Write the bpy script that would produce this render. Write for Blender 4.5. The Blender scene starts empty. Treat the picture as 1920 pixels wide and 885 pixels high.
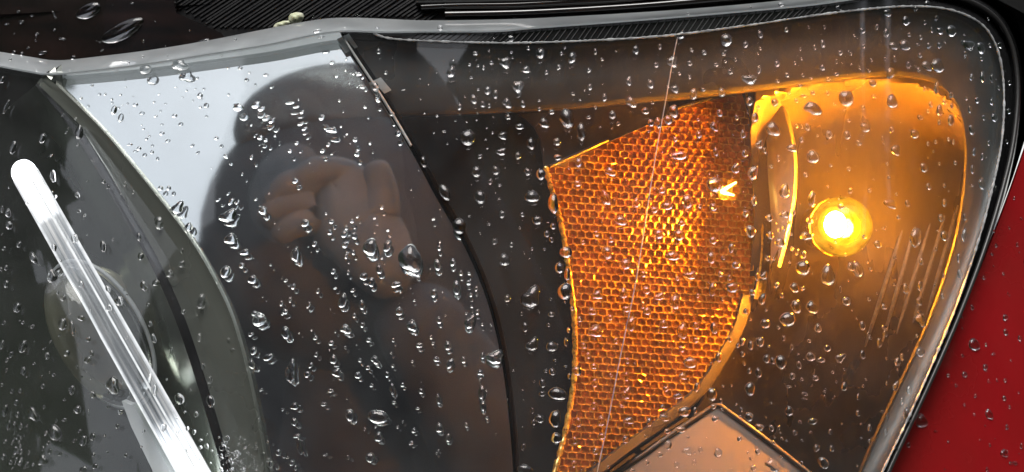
import bpy, bmesh, math, random
from mathutils import Vector, Matrix, noise
from mathutils.geometry import delaunay_2d_cdt
R = math.radians
random.seed(7)
scene = bpy.context.scene
C = scene.collection

# ------------------------------------------------------------------ camera, sky, sun, exposure
CAM_D = 0.50                      # camera stands half a metre in front of the lamp
cam_data = bpy.data.cameras.new('camera')
cam_data.sensor_width = 36.0
cam_data.lens = 36.0 * CAM_D / 0.40
cam_data.clip_start = 0.01
cam_data.clip_end = 500
cam = bpy.data.objects.new('camera', cam_data); C.objects.link(cam)
cam.location = (0, -CAM_D, 0); cam.rotation_euler = (R(90), 0, 0)
scene.camera = cam

SUN_EL, SUN_AZ = 67.0, 186.0      # azimuth clockwise from +Y
world = bpy.data.worlds.new('World'); scene.world = world; world.use_nodes = True
wn, wl = world.node_tree.nodes, world.node_tree.links
sky = wn.new('ShaderNodeTexSky'); sky.sky_type = 'NISHITA'; sky.sun_disc = False
sky.sun_elevation = R(SUN_EL); sky.sun_rotation = R(SUN_AZ)
sky.air_density = 1.0; sky.dust_density = 1.5; sky.ozone_density = 1.0
hsv = wn.new('ShaderNodeHueSaturation'); hsv.inputs['Saturation'].default_value = 0.28
wl.new(sky.outputs[0], hsv.inputs['Color'])
bg = wn['Background']; bg.inputs['Strength'].default_value = 0.13
wl.new(hsv.outputs[0], bg.inputs['Color'])

sun_data = bpy.data.lights.new('sun', 'SUN'); sun_data.energy = 1.5; sun_data.angle = R(38)
sun_data.color = (1.0, 0.97, 0.93)
sun = bpy.data.objects.new('sun', sun_data); C.objects.link(sun)
sdir = Vector((math.sin(R(SUN_AZ)) * math.cos(R(SUN_EL)), math.cos(R(SUN_AZ)) * math.cos(R(SUN_EL)), math.sin(R(SUN_EL))))
sun.rotation_euler = sdir.to_track_quat('Z', 'Y').to_euler()

vs = scene.view_settings
vs.view_transform = 'Standard'; vs.look = 'None'; vs.gamma = 1.0; vs.use_curve_mapping = False
vs.exposure = 0.80
scene.cycles.max_bounces = 12; scene.cycles.transparent_max_bounces = 24
scene.cycles.transmission_bounces = 10; scene.cycles.glossy_bounces = 6
scene.cycles.sample_clamp_indirect = 8.0
scene.cycles.use_denoising = True

# ------------------------------------------------------------------ image coordinates
# The lamp is drawn in image pixels, unprojected through the camera; a pixel is 0.2083 mm on its front plane (u to the right, v down).
S = 0.40 / 1920.0
def P(u, v, Y):
    k = S * (CAM_D + Y) / CAM_D
    return Vector(((u - 960.0) * k, Y, (442.5 - v) * k))
def xz(u, v): return (u - 960.0) * S, (442.5 - v) * S
LEAN = 0.30                       # the lamp face leans back
def base_y(u, v):
    x, z = xz(u, v)
    return LEAN * z + (0.12 if x > 0 else 0.22) * x * x
def lens_y(u, v):
    x, z = xz(u, v)
    y = base_y(u, v)
    if x > 0.13: y += 0.026 * ((x - 0.13) / 0.07) ** 2
    return y
def fender_y(u, v):
    x, z = xz(u, v)
    return base_y(u, v) + 0.020 + 0.30 * (x - 0.16) + 1.2 * max(0, x - 0.16) ** 2
def hood_y(u, v):
    x, z = xz(u, v)
    return LEAN * 0.072 + 0.011 + 0.12 * x * x + 0.09 * (z - 0.072)

def smooth(pts, n=8, closed=False):
    """Catmull-Rom through the points (any dimension)."""
    out = []; N = len(pts)
    for i in range(N - (0 if closed else 1)):
        if closed: a, b, c, d = (pts[(i + k - 1) % N] for k in range(4))
        else: a, b, c, d = pts[max(i - 1, 0)], pts[i], pts[i + 1], pts[min(i + 2, N - 1)]
        for j in range(n):
            t = j / n
            out.append(tuple(0.5 * ((2 * q) + (-p + r) * t + (2 * p - 5 * q + 4 * r - s) * t * t + (-p + 3 * q - 3 * r + s) * t ** 3)
                             for p, q, r, s in zip(a, b, c, d)))
    if not closed: out.append(tuple(pts[-1]))
    return out
def resample(pts, n):
    L = [0.0]
    for a, b in zip(pts, pts[1:]): L.append(L[-1] + math.dist(a[:2], b[:2]))
    out = []; k = 0
    for i in range(n):
        s = L[-1] * i / (n - 1)
        while k < len(L) - 2 and L[k + 1] < s: k += 1
        t = (s - L[k]) / max(1e-9, L[k + 1] - L[k])
        out.append(tuple(p + (q - p) * t for p, q in zip(pts[k], pts[k + 1])))
    return out
def inside(poly, u, v):
    c = False; j = len(poly) - 1
    for i in range(len(poly)):
        (x1, y1), (x2, y2) = poly[i][:2], poly[j][:2]
        if (y1 > v) != (y2 > v) and u < (x2 - x1) * (v - y1) / (y2 - y1) + x1: c = not c
        j = i
    return c
def dist_line(pts, u, v):
    best = 1e9
    for (x1, y1), (x2, y2) in zip(pts, pts[1:]):
        dx, dy = x2 - x1, y2 - y1
        t = max(0, min(1, ((u - x1) * dx + (v - y1) * dy) / max(1e-9, dx * dx + dy * dy)))
        best = min(best, math.hypot(u - x1 - t * dx, v - y1 - t * dy))
    return best

# ------------------------------------------------------------------ materials
def mat(name):
    m = bpy.data.materials.new(name); m.use_nodes = True
    nt = m.node_tree; nt.nodes.clear()
    out = nt.nodes.new('ShaderNodeOutputMaterial')
    return m, nt.nodes, nt.links, out
def noise_node(n, l, scale, detail=3.0, stretch=None, rough=0.55):
    tc = n.new('ShaderNodeTexCoord'); t = n.new('ShaderNodeTexNoise')
    t.inputs['Scale'].default_value = scale; t.inputs['Detail'].default_value = detail; t.inputs['Roughness'].default_value = rough
    if stretch:
        mp = n.new('ShaderNodeMapping'); mp.inputs['Scale'].default_value = stretch
        l.new(tc.outputs['Object'], mp.inputs['Vector']); l.new(mp.outputs[0], t.inputs['Vector'])
    else: l.new(tc.outputs['Object'], t.inputs['Vector'])
    return t
def ramp(n, l, src, p0, c0, p1, c1):
    r = n.new('ShaderNodeValToRGB'); e = r.color_ramp.elements
    e[0].position, e[1].position = p0, p1
    e[0].color = (*c0, 1) if len(c0) == 3 else c0; e[1].color = (*c1, 1) if len(c1) == 3 else c1
    l.new(src, r.inputs['Fac']); return r
def principled(name, col, rough=0.4, metallic=0.0, col2=None, nscale=60, rvar=0.08, bump=0.0, bscale=400, coat=0.0, stretch=None, spec=0.5, transmission=0.0, ior=1.5):
    m, n, l, out = mat(name)
    p = n.new('ShaderNodeBsdfPrincipled'); l.new(p.outputs[0], out.inputs['Surface'])
    t = noise_node(n, l, nscale, 4, stretch)
    c2 = col2 or tuple(c * 0.8 for c in col)
    r = ramp(n, l, t.outputs['Fac'], 0.35, col, 0.68, c2); l.new(r.outputs[0], p.inputs['Base Color'])
    mr = n.new('ShaderNodeMapRange'); mr.inputs['From Min'].default_value = 0.3; mr.inputs['From Max'].default_value = 0.7
    mr.inputs['To Min'].default_value = max(0.0, rough - rvar); mr.inputs['To Max'].default_value = rough + rvar
    l.new(t.outputs['Fac'], mr.inputs['Value']); l.new(mr.outputs[0], p.inputs['Roughness'])
    p.inputs['Metallic'].default_value = metallic; p.inputs['Coat Weight'].default_value = coat; p.inputs['Coat Roughness'].default_value = 0.03
    p.inputs['Specular IOR Level'].default_value = spec; p.inputs['Transmission Weight'].default_value = transmission; p.inputs['IOR'].default_value = ior
    if bump:
        tb = noise_node(n, l, bscale, 3); b = n.new('ShaderNodeBump'); b.inputs['Strength'].default_value = bump; b.inputs['Distance'].default_value = 0.0006
        l.new(tb.outputs['Fac'], b.inputs['Height']); l.new(b.outputs[0], p.inputs['Normal'])
    return m

def clear_plastic(name, tint=(0.97, 0.975, 0.97), ior=1.5, rough=0.02, haze=0.026):
    """Clear polycarbonate sheet: passes light straight, mirrors by its fresnel, a trace of milky scatter."""
    m, n, l, out = mat(name)
    tr = n.new('ShaderNodeBsdfTransparent'); tr.inputs[0].default_value = (*tint, 1)
    gl = n.new('ShaderNodeBsdfGlossy'); gl.inputs['Roughness'].default_value = rough
    df = n.new('ShaderNodeBsdfDiffuse'); df.inputs[0].default_value = (0.80, 0.82, 0.83, 1)     # fine film of wet and dust
    fr = n.new('ShaderNodeFresnel')
    ge = n.new('ShaderNodeNewGeometry'); io = n.new('ShaderNodeMapRange'); io.inputs['To Min'].default_value = ior; io.inputs['To Max'].default_value = 1.0 / ior
    l.new(ge.outputs['Backfacing'], io.inputs['Value']); l.new(io.outputs[0], fr.inputs['IOR'])
    t = noise_node(n, l, 35, 5, rough=0.65); r = ramp(n, l, t.outputs['Fac'], 0.32, (.007, .007, .007), 0.8, (haze, haze, haze))
    m1 = n.new('ShaderNodeMixShader'); l.new(r.outputs[0], m1.inputs[0]); l.new(tr.outputs[0], m1.inputs[1]); l.new(df.outputs[0], m1.inputs[2])
    tl = n.new('ShaderNodeBsdfTranslucent'); tl.inputs[0].default_value = (.8, .8, .8, 1)
    m3 = n.new('ShaderNodeMixShader'); m3.inputs[0].default_value = .0016; l.new(m1.outputs[0], m3.inputs[1]); l.new(tl.outputs[0], m3.inputs[2])
    m2 = n.new('ShaderNodeMixShader'); l.new(fr.outputs[0], m2.inputs[0]); l.new(m3.outputs[0], m2.inputs[1]); l.new(gl.outputs[0], m2.inputs[2])
    l.new(m2.outputs[0], out.inputs['Surface'])
    return m
def water_mat():
    m, n, l, out = mat('rain_water')
    p = n.new('ShaderNodeBsdfPrincipled'); l.new(p.outputs[0], out.inputs['Surface'])
    p.inputs['Base Color'].default_value = (0.99, 0.995, 1, 1); p.inputs['Roughness'].default_value = 0.0
    p.inputs['IOR'].default_value = 1.36; p.inputs['Transmission Weight'].default_value = 1.0
    p.inputs['Coat Weight'].default_value = 0.6; p.inputs['Coat IOR'].default_value = 1.5; p.inputs['Coat Roughness'].default_value = 0.0
    return m
def emitter(name, col, strength, streak=None):
    m, n, l, out = mat(name)
    e = n.new('ShaderNodeEmission'); e.inputs[0].default_value = (*col, 1); e.inputs[1].default_value = strength
    t = noise_node(n, l, 300, 3)
    r = n.new('ShaderNodeMapRange'); r.inputs['To Min'].default_value = strength * 0.6; r.inputs['To Max'].default_value = strength * 1.4
    l.new(t.outputs['Fac'], r.inputs['Value']); l.new(r.outputs[0], e.inputs[1])
    l.new(e.outputs[0], out.inputs['Surface'])
    return m

M = {}
M['lens'] = clear_plastic('clear_polycarbonate')
M['water'] = water_mat()
M['chrome'] = principled('satin_chrome', (0.69, 0.72, 0.735), 0.035, 1.0, (0.64, 0.67, 0.68), 20, 0.012)
M['smoked'] = principled('smoked_chrome', (0.30, 0.34, 0.28), 0.24, 0.8, (0.22, 0.26, 0.20), 18, 0.06)
M['rim_olive'] = principled('olive_grey_rim', (0.30, 0.315, 0.28), 0.25, 0.6, (0.24, 0.255, 0.225), 18, 0.06)
M['black_gloss'] = principled('black_gloss_plastic', (0.012, 0.012, 0.013), 0.10, 0.0, (0.02, 0.02, 0.02), 25, 0.05, spec=0.8)
M['bezel_dark'] = principled('black_centre_plastic', (0.016, 0.016, 0.016), 0.16, 0.0, (0.024, 0.024, 0.023), 10, 0.06, spec=0.4, stretch=(3, 3, .5))
M['bezel'] = principled('grey_satin_plastic', (0.062, 0.067, 0.07), 0.34, 0.1, (0.05, 0.054, 0.056), 14, 0.08, bump=0.02)
M['rubber'] = principled('black_rubber', (0.015, 0.015, 0.016), 0.38, 0.0, (0.02, 0.02, 0.02), 90, 0.12, bump=0.2, bscale=500, spec=0.2)
M['black_paint'] = principled('wet_black_paint', (0.011, 0.011, 0.011), 0.10, 0.0, (0.024, 0.014, 0.012), 22, 0.06, coat=1.0, stretch=(1, 1, 5))  # slight red of the second tone puts a reddish reflection into the colour
M['red_paint'] = principled('red_car_paint', (0.41, 0.012, 0.016), 0.26, 0.15, (0.33, 0.012, 0.013), 24, 0.08, coat=0.9, bump=0.03, bscale=60)
M['flange'] = principled('pale_lens_flange', (0.72, 0.75, 0.76), 0.12, 0.0, (0.50, 0.53, 0.54), 70, 0.05, coat=1.0)
def add_translucent(m, col, fac):
    n, l = m.node_tree.nodes, m.node_tree.links
    out = [q for q in n if q.type == 'OUTPUT_MATERIAL'][0]; src = out.inputs['Surface'].links[0].from_socket
    t = n.new('ShaderNodeBsdfTranslucent'); t.inputs[0].default_value = (*col, 1)
    a = n.new('ShaderNodeMixShader'); a.inputs[0].default_value = fac
    l.new(src, a.inputs[1]); l.new(t.outputs[0], a.inputs[2]); l.new(a.outputs[0], out.inputs['Surface'])
add_translucent(M['flange'], (0.88, 0.91, 0.92), 0.45)
M['weld'] = principled('frosted_weld', (0.62, 0.64, 0.64), 0.45, 0.0, (0.2, 0.2, 0.2), 260, 0.1)
M['bowl'] = principled('satin_aluminised_bowl', (0.31, 0.28, 0.255), 0.28, 0.70, (0.24, 0.215, 0.195), 12, 0.06, stretch=(3, 3, .6))
M['tray'] = principled('satin_grey_tray', (0.075, 0.068, 0.064), 0.40, 0.0, (0.055, 0.05, 0.048), 25, 0.06, spec=0.25)
M['strip'] = principled('grey_trim_strip', (0.05, 0.048, 0.047), 0.32, 0.2, (0.038, 0.037, 0.036), 30, 0.06)
M['dark'] = principled('slot_shade_black', (0.012, 0.012, 0.012), 0.5, 0.0, None, 30, 0.1)
M['seam'] = principled('seam_trim', (0.002, 0.002, 0.002), 0.85, 0.0, None, 60, 0.05, spec=0.0)
M['wall'] = principled('satin_grey_wall', (0.42, 0.40, 0.38), 0.35, 0.2, (0.36, 0.34, 0.32), 30, 0.06)
M['edge_line'] = principled('mould_line', (0.45, 0.45, 0.44), 0.25, 0.0, (0.25, 0.25, 0.25), 300, 0.1)
def amber_face():
    m, n, l, out = mat('amber_prism_face')
    p = n.new('ShaderNodeBsdfPrincipled'); l.new(p.outputs[0], out.inputs['Surface'])
    t = noise_node(n, l, 70, 4); r = ramp(n, l, t.outputs['Fac'], 0.3, (0.66, 0.31, 0.04), 0.7, (0.34, 0.16, 0.03))
    l.new(r.outputs[0], p.inputs['Base Color']); p.inputs['Roughness'].default_value = 0.22
    p.inputs['Subsurface Weight'].default_value = 0.0; p.inputs['Specular IOR Level'].default_value = 0.7
    return m
def amber_ridge():
    m, n, l, out = mat('amber_ridge')
    d = n.new('ShaderNodeBsdfDiffuse'); d.inputs[0].default_value = (1.0, 0.68, 0.10, 1)
    t = n.new('ShaderNodeBsdfTranslucent'); t.inputs[0].default_value = (1.0, 0.68, 0.10, 1)
    g = n.new('ShaderNodeBsdfGlossy'); g.inputs[0].default_value = (1.0, 0.75, 0.3, 1); g.inputs['Roughness'].default_value = 0.11
    nz = noise_node(n, l, 500, 2); r = ramp(n, l, nz.outputs['Fac'], 0.4, (0.25, 0.25, 0.25), 0.62, (0.75, 0.75, 0.75))
    a = n.new('ShaderNodeMixShader'); a.inputs[0].default_value = 0.5; l.new(d.outputs[0], a.inputs[1]); l.new(t.outputs[0], a.inputs[2])
    b = n.new('ShaderNodeMixShader'); l.new(r.outputs[0], b.inputs[0]); l.new(a.outputs[0], b.inputs[1]); l.new(g.outputs[0], b.inputs[2])
    l.new(b.outputs[0], out.inputs['Surface'])
    return m
M['amber_face'] = amber_face(); M['amber_ridge'] = amber_ridge()

# ------------------------------------------------------------------ object helpers
def finish(me, m, angle=35):
    for x in (m if isinstance(m, (list, tuple)) else [m]): me.materials.append(x)
    for p in me.polygons: p.use_smooth = True
    try: me.set_sharp_from_angle(angle=R(angle))
    except Exception: pass
def link(name, me, parent=None, label=None, cat=None, group=None, kind=None):
    o = bpy.data.objects.new(name, me); C.objects.link(o)
    if parent:
        o.parent = parent; o.matrix_parent_inverse = Matrix.Translation(-parent.location)
    return tag(o, label, cat, group, kind)
def tag(o, label=None, cat=None, group=None, kind=None):
    for k, v in (('label', label), ('category', cat), ('group', group), ('kind', kind)):
        if v: o[k] = v
    return o
def empty(name, loc, **k):
    o = bpy.data.objects.new(name, None); C.objects.link(o); o.location = loc; o.empty_display_size = 0.02
    return tag(o, **k)
def mesh(name, verts, faces, m, angle=35, recalc=False):
    me = bpy.data.meshes.new(name); me.from_pydata([tuple(v) for v in verts], [], faces); 
    if recalc:
        bm = bmesh.new(); bm.from_mesh(me); bmesh.ops.recalc_face_normals(bm, faces=bm.faces); bm.to_mesh(me); bm.free()
    finish(me, m, angle); return me

def patch(outline, yf, thick, step=14):
    """Solid sheet whose front follows yf(u, v) inside the outline; returns verts, faces."""
    out = []
    n = len(outline)
    for i in range(n):
        a, b = outline[i], outline[(i + 1) % n]
        k = max(1, int(math.dist(a[:2], b[:2]) / step))
        for j in range(k): out.append((a[0] + (b[0] - a[0]) * j / k, a[1] + (b[1] - a[1]) * j / k))
    N = len(out)
    us = [p[0] for p in out]; vsn = [p[1] for p in out]
    pts = [Vector(p) for p in out]
    ring = out + [out[0]]
    v = min(vsn) + step * .5; row = 0
    while v < max(vsn):
        u = min(us) + step * (.5 if row % 2 else 1.0)
        while u < max(us):
            if inside(out, u, v) and dist_line(ring, u, v) > step * .45: pts.append(Vector((u, v)))
            u += step
        v += step * .87; row += 1
    co, ed, fa, ov, oe, of = delaunay_2d_cdt(pts, [(i, (i + 1) % N) for i in range(N)], [], 1, 1e-4)
    front = [P(c.x, c.y, yf(c.x, c.y)) for c in co]
    back = [p + Vector((0, thick, 0)) for p in front]
    n = len(front)
    faces = []
    for f in fa:
        f = list(f)
        a, b, c = (co[i] for i in f[:3])
        if (b.x - a.x) * (c.y - a.y) - (b.y - a.y) * (c.x - a.x) > 0: f.reverse()   # outward is -Y
        faces.append(f); faces.append([i + n for i in reversed(f)])
    cnt = {}
    for f in faces[::2]:
        for a, b in zip(f, f[1:] + f[:1]): cnt[(a, b)] = 1
    for a, b in list(cnt):
        if (b, a) not in cnt: faces.append([b, a, a + n, b + n])
    return front + back, faces
def add_patch(name, outline, yf, thick, m, parent, step=14, **k):
    v, f = patch(outline, yf, thick, step)
    return link(name, mesh(name, v, f, m), parent, **k)
def loft(rows, n=60, wrap=False):
    """rows: lists of (u, v, Y)."""
    rows = [resample(r, n) for r in rows]
    verts = [P(*p) for r in rows for p in r]; faces = []
    nr = len(rows)
    for i in range(nr if wrap else nr - 1):
        for j in range(n - 1):
            a = i * n + j; b = ((i + 1) % nr) * n + j
            faces.append([a, a + 1, b + 1, b])
    if wrap:
        faces.append([i * n for i in range(nr)]); faces.append([i * n + n - 1 for i in reversed(range(nr))])
    return verts, faces
def add_loft(name, rows, m, parent, n=60, wrap=False, angle=50, **k):
    v, f = loft(rows, n, wrap)
    return link(name, mesh(name, v, f, m, angle, recalc=True), parent, **k)
def tube(path, rad, seg=8, rfun=None):
    verts, faces = [], []
    N = len(path)
    for i, p in enumerate(path):
        t = (path[min(i + 1, N - 1)] - path[max(i - 1, 0)]).normalized()
        a = t.cross(Vector((0, 1, 0))).normalized(); b = a.cross(t)
        r = rad * (rfun(i / (N - 1)) if rfun else 1)
        for k in range(seg):
            c = 2 * math.pi * k / seg
            verts.append(p + a * (r * math.cos(c)) + b * (r * math.sin(c)))
    for i in range(N - 1):
        for k in range(seg):
            faces.append([i * seg + k, i * seg + (k + 1) % seg, (i + 1) * seg + (k + 1) % seg, (i + 1) * seg + k])
    faces.append(list(reversed(range(seg)))); faces.append([(N - 1) * seg + k for k in range(seg)])
    return verts, faces
def add_tube(name, path, rad, m, parent, seg=8, rfun=None, **k):
    v, f = tube(path, rad, seg, rfun)
    return link(name, mesh(name, v, f, m, 50, recalc=True), parent, **k)
def on(pts, yf, d=0.0): return [P(u, v, yf(u, v) + d) for u, v in pts]
def row(pts, yf, d=0.0, du=0.0, dv=0.0): return [(p[0] + du, p[1] + dv, yf(p[0], p[1]) + d) for p in pts]
def shift_line(pts, off):
    """offset an image-pixel curve sideways (to its left-hand side as it runs)."""
    o = []
    for i, p in enumerate(pts):
        a, b = pts[max(i - 1, 0)], pts[min(i + 1, len(pts) - 1)]
        dx, dy = b[0] - a[0], b[1] - a[1]; L = math.hypot(dx, dy) or 1
        o.append((p[0] + dy / L * off, p[1] - dx / L * off))
    return o

# ------------------------------------------------------------------ curves in image pixels
HOOD_EDGE = smooth([(-200, 66), (-100, 86), (0, 102), (60, 113), (110, 119), (200, 110), (300, 97), (400, 80), (500, 60), (600, 42), (660, 39), (720, 41), (800, 44), (950, 42), (1100, 35), (1300, 22), (1500, 3), (1600, -12), (1700, -26)])
FLANGE_LOW = smooth([(-200, 88), (-100, 108), (0, 126), (60, 137), (100, 141), (200, 131), (300, 118), (400, 102), (500, 86), (600, 65), (650, 60), (720, 62), (800, 61), (930, 60), (1000, 54), (1150, 43), (1300, 31), (1500, 13), (1600, 0), (1700, -14)])
WELD = smooth([(700, 62), (730, 72), (800, 77), (900, 80), (1000, 80), (1150, 74), (1270, 65), (1400, 48), (1500, 33), (1600, 20), (1700, 12), (1780, 18), (1840, 45), (1870, 92), (1882, 160), (1880, 250), (1866, 330), (1838, 440), (1798, 560), (1758, 660), (1700, 790), (1650, 895), (1590, 1040)])
RIM_OUT = smooth([(1640, -36), (1700, -34), (1800, -14), (1868, 22), (1903, 80), (1915, 160), (1908, 250), (1890, 335), (1852, 460), (1806, 580), (1756, 695), (1700, 815), (1668, 885), (1600, 1040)])
ARC_A = smooth([(88, 133), (100, 144), (190, 232), (250, 302), (330, 402), (375, 465), (412, 530), (440, 592), (466, 680), (486, 770), (506, 885), (522, 1040)])
ARC_B = smooth([(80, 148), (105, 178), (145, 228), (190, 298), (250, 402), (300, 492), (345, 592), (382, 700), (412, 800), (435, 885), (462, 1040)])
ARC_R = smooth([(640, 66), (655, 92), (705, 168), (762, 262), (815, 360), (868, 452), (908, 545), (935, 645), (952, 760), (962, 885), (968, 1040)])
BAND_LOW = smooth([(715, 216), (850, 213), (1000, 206), (1100, 200), (1250, 186), (1390, 171), (1500, 158), (1600, 146), (1680, 142), (1740, 150), (1780, 174), (1803, 215), (1812, 280), (1808, 360), (1792, 450), (1758, 560), (1712, 670), (1655, 790), (1612, 890), (1550, 1040)])
EDGE_TOP = [p for p in FLANGE_LOW if p[0] <= 690]

LENS_OUT = EDGE_TOP + WELD + [(-200, 1040)]
FENDER_EDGE = smooth([(1990, 90), (1955, 190), (1922, 280), (1880, 398), (1820, 548), (1760, 680), (1702, 808), (1668, 885), (1604, 1040)])

# ------------------------------------------------------------------ SETTING behind the camera: ground and trees
M['asphalt'] = principled('wet_asphalt', (0.05, 0.05, 0.05), 0.35, 0.0, (0.035, 0.035, 0.036), 30, 0.15, bump=0.5, bscale=120)
M['leaf'] = principled('tree_leaf', (0.075, 0.12, 0.045), 0.5, 0.0, (0.045, 0.08, 0.03), 2, 0.1)
M['bark'] = principled('tree_bark', (0.07, 0.05, 0.04), 0.8, 0.0, (0.04, 0.03, 0.025), 12, 0.1)
g = bpy.data.meshes.new('ground'); g.from_pydata([(-200, -200, -.78), (200, -200, -.78), (200, 200, -.78), (-200, 200, -.78)], [], [(0, 1, 2, 3)])
finish(g, M['asphalt']); link('ground', g, kind='structure')
def make_treeline():
    v, f, mi = [], [], []
    rnd = random.Random(3)
    for t in range(84):
        a = 2 * math.pi * (t + rnd.random() * .6) / 84; d = 6.0 + rnd.random() * 2.5
        az = math.degrees(a) - 270
        bx, by = d * math.cos(a), d * math.sin(a) - .5; h = 6.2 + rnd.random() * 2.2
        if -38.5 < az < -4: h = 2.6 + rnd.random() * .8
        if 30 < az < 80 and t % 3: continue
        if 20 < math.degrees(a) < 160: continue
        k0 = len(v)
        for zz, rr in ((-.78, .16), (h * .8, .05)):
            for k in range(6): v.append((bx + rr * math.cos(k * 1.047), by + rr * math.sin(k * 1.047), zz))
        for k in range(6): f.append((k0 + k, k0 + (k + 1) % 6, k0 + 6 + (k + 1) % 6, k0 + 6 + k)); mi.append(1)
        for q in range(int(110 * h)):
            th = rnd.random() * 6.283; ph = rnd.random(); rr = (0.3 + .75 * math.sqrt(rnd.random())) * (1.15 - ph * .75)
            c = Vector((bx + rr * math.cos(th), by + rr * math.sin(th), -.4 + ph * h)); s = .2 + .28 * rnd.random()
            x = Vector((rnd.gauss(0, 1), rnd.gauss(0, 1), rnd.gauss(0, 1))).normalized() * s
            y = x.orthogonal().normalized() * s * .6; k0 = len(v)
            v += [c - x, c + y, c + x, c - y]; f.append((k0, k0 + 1, k0 + 2, k0 + 3)); mi.append(0)
    me = bpy.data.meshes.new('treeline'); me.from_pydata(v, [], f); finish(me, [M['leaf'], M['bark']])
    me.polygons.foreach_set('material_index', mi)
    link('treeline', me, kind='stuff')
make_treeline()

# ------------------------------------------------------------------ HEADLIGHT
lamp = empty('headlight', (0, 0.05, -0.09), label='rain covered car headlight with clear lens, lit amber indicator and white light bar', cat='headlight')

# housing: a closed tub behind everything
def housing():
    v, f = [], []
    zf = [(-260, 40, .03), (1760, -60, .05), (1985, 60, .06), (1900, 330, .06), (1620, 1090, .03), (-260, 1090, .0)]
    for (u, w, y) in zf: v.append(P(u, w, y + .012))
    for (u, w, y) in zf: v.append(P(u, w, .17))
    n = 6
    for i in range(n): f.append([i, (i + 1) % n, n + (i + 1) % n, n + i])
    f.append([n + i for i in range(n)])
    for i in range(n): pass
    return mesh('housing', v, f, M['dark'], 20, recalc=True)
link('housing', housing(), lamp)

# pale chrome shield with the long mirror face
def shield_d(v):
    t = 1.0 - v / 885.0
    return 0.007 + 0.003 * t - 0.0033 * 4 * t * (1 - t)
def shield_y(u, v):
    x, z = xz(u, v)
    return LEAN * z + 0.004 + shield_d(v) + 0.34 * min(x, 0) ** 2 * 0.45 - 0.005
SHIELD = [p for p in FLANGE_LOW if 110 < p[0] < 640] + ARC_R + list(reversed(ARC_A[8:]))
add_patch('reflector_shield', SHIELD, shield_y, .002, M['chrome'], lamp, 16)
# side wall of shield on its left (towards the projector bowl) and its proud bead
A1 = shift_line(ARC_A, -7); A2 = shift_line(ARC_A, -30)
rim = add_loft('projector_rim', [row(ARC_A, shield_y, .003), row(ARC_A, shield_y, -.0035), row(A1, shield_y, -.0055), row(shift_line(ARC_A, -18), shield_y, -.004),
        row(A2, shield_y, -.0035), row(ARC_B, shield_y, .002)], M['rim_olive'], lamp, 90)
GR = shift_line(ARC_B, -16)
add_loft('rim_groove', [row(ARC_B, shield_y, .002), row(shift_line(ARC_B, -4), shield_y, .009), row(GR, shield_y, .009), row(shift_line(ARC_B, -18), shield_y, .004)], M['black_gloss'], rim, 90)
rows = []
for k, (off, d) in enumerate([(-18, .004), (-60, .014), (-130, .03), (-230, .048), (-360, .062), (-520, .07)]):
    rows.append([(max(u, -420), v, LEAN * xz(u, v)[1] + .045 + d) for u, v in shift_line(ARC_B, off)])
rows[0] = row(shift_line(ARC_B, -18), shield_y, .004)
add_loft('projector_bowl', rows, M['smoked'], lamp, 90)

# black bezel behind / between shield and amber reflector
def bezel_y(u, v):
    x, z = xz(u, v)
    c = (u - 900) / 190.0
    return LEAN * z + .034 + .016 * c * c + .004 * math.sin((u - 700) / 60.0)
add_patch('black_bezel', [(600, 50), (1110, 60), (1130, 1040), (940, 1040), (930, 640), (860, 440), (760, 260), (690, 140)], bezel_y, .003, M['bezel_dark'], lamp, 22)
# seam trim along the right edge of the shield, with its little clips
seam = add_loft('seam_trim', [row(ARC_R, shield_y, .002), row(ARC_R, shield_y, -.003), row(shift_line(ARC_R, 5), shield_y, -.0042), row(shift_line(ARC_R, 11), shield_y, -.002), row(shift_line(ARC_R, 13), shield_y, .008)], M['seam'], lamp, 80)
add_tube('seam_bead', on(shift_line(ARC_R[2:26], 2), shield_y, -.005), .00055, M['edge_line'], seam)
for (a, b) in (((640, 70), (655, 95)), ((700, 152), (718, 176))):
    v, f = loft([[(a[0] - 8, a[1], .0), (b[0] - 8, b[1], .0)]] * 1 + [[(a[0] + 14, a[1] - 6, .0), (b[0] + 14, b[1] - 6, .0)]], 2)
    cv = []
    q = [(a[0] - 8, a[1] + 3), (a[0] + 14, a[1] - 7), (b[0] + 16, b[1] - 7), (b[0] - 8, b[1] + 5)]
    yy = shield_y(*a)
    vv = [P(u, w, yy - .0045) for u, w in q] + [P(u, w, yy) for u, w in q]
    ff = [[3, 2, 1, 0], [4, 5, 6, 7]] + [[i, (i + 1) % 4, 4 + (i + 1) % 4, 4 + i] for i in range(4)]
    link('clip', mesh('clip', vv, ff, M['flange'], 20, recalc=True), seam)

# grey satin band: upper ledge that runs round the indicator cavity
wtop = [p for p in WELD if p[0] > 720 or p[1] > 300]
w1 = shift_line(WELD[6:], -3)
START = [(652, 74), (690, 78)]
W_IN = START + [p for p in shift_line(WELD, -2)[10:]]
L_IN = BAND_LOW
MID1 = [((a[0] * .85 + b[0] * .15), (a[1] * .85 + b[1] * .15)) for a, b in zip(resample(W_IN, 120), resample(L_IN, 120))]
MID2 = [((a[0] * .45 + b[0] * .55), (a[1] * .45 + b[1] * .55)) for a, b in zip(resample(W_IN, 120), resample(L_IN, 120))]
MID3 = [((a[0] * .08 + b[0] * .92), (a[1] * .08 + b[1] * .92)) for a, b in zip(resample(W_IN, 120), resample(L_IN, 120))]
LIP = shift_line(BAND_LOW, -4)
def lip_row():      # the lip stands proud down the right-hand side, and is rolled inwards along the top
    o = []
    for p in L_IN:
        t = min(1.0, max(0.0, (p[1] - 150) / 110.0)) if p[0] > 1600 else 0.0
        o.append((p[0], p[1], lens_y(p[0], p[1]) + .0110 * (1 - t) + .0062 * t))
    return o
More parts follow.
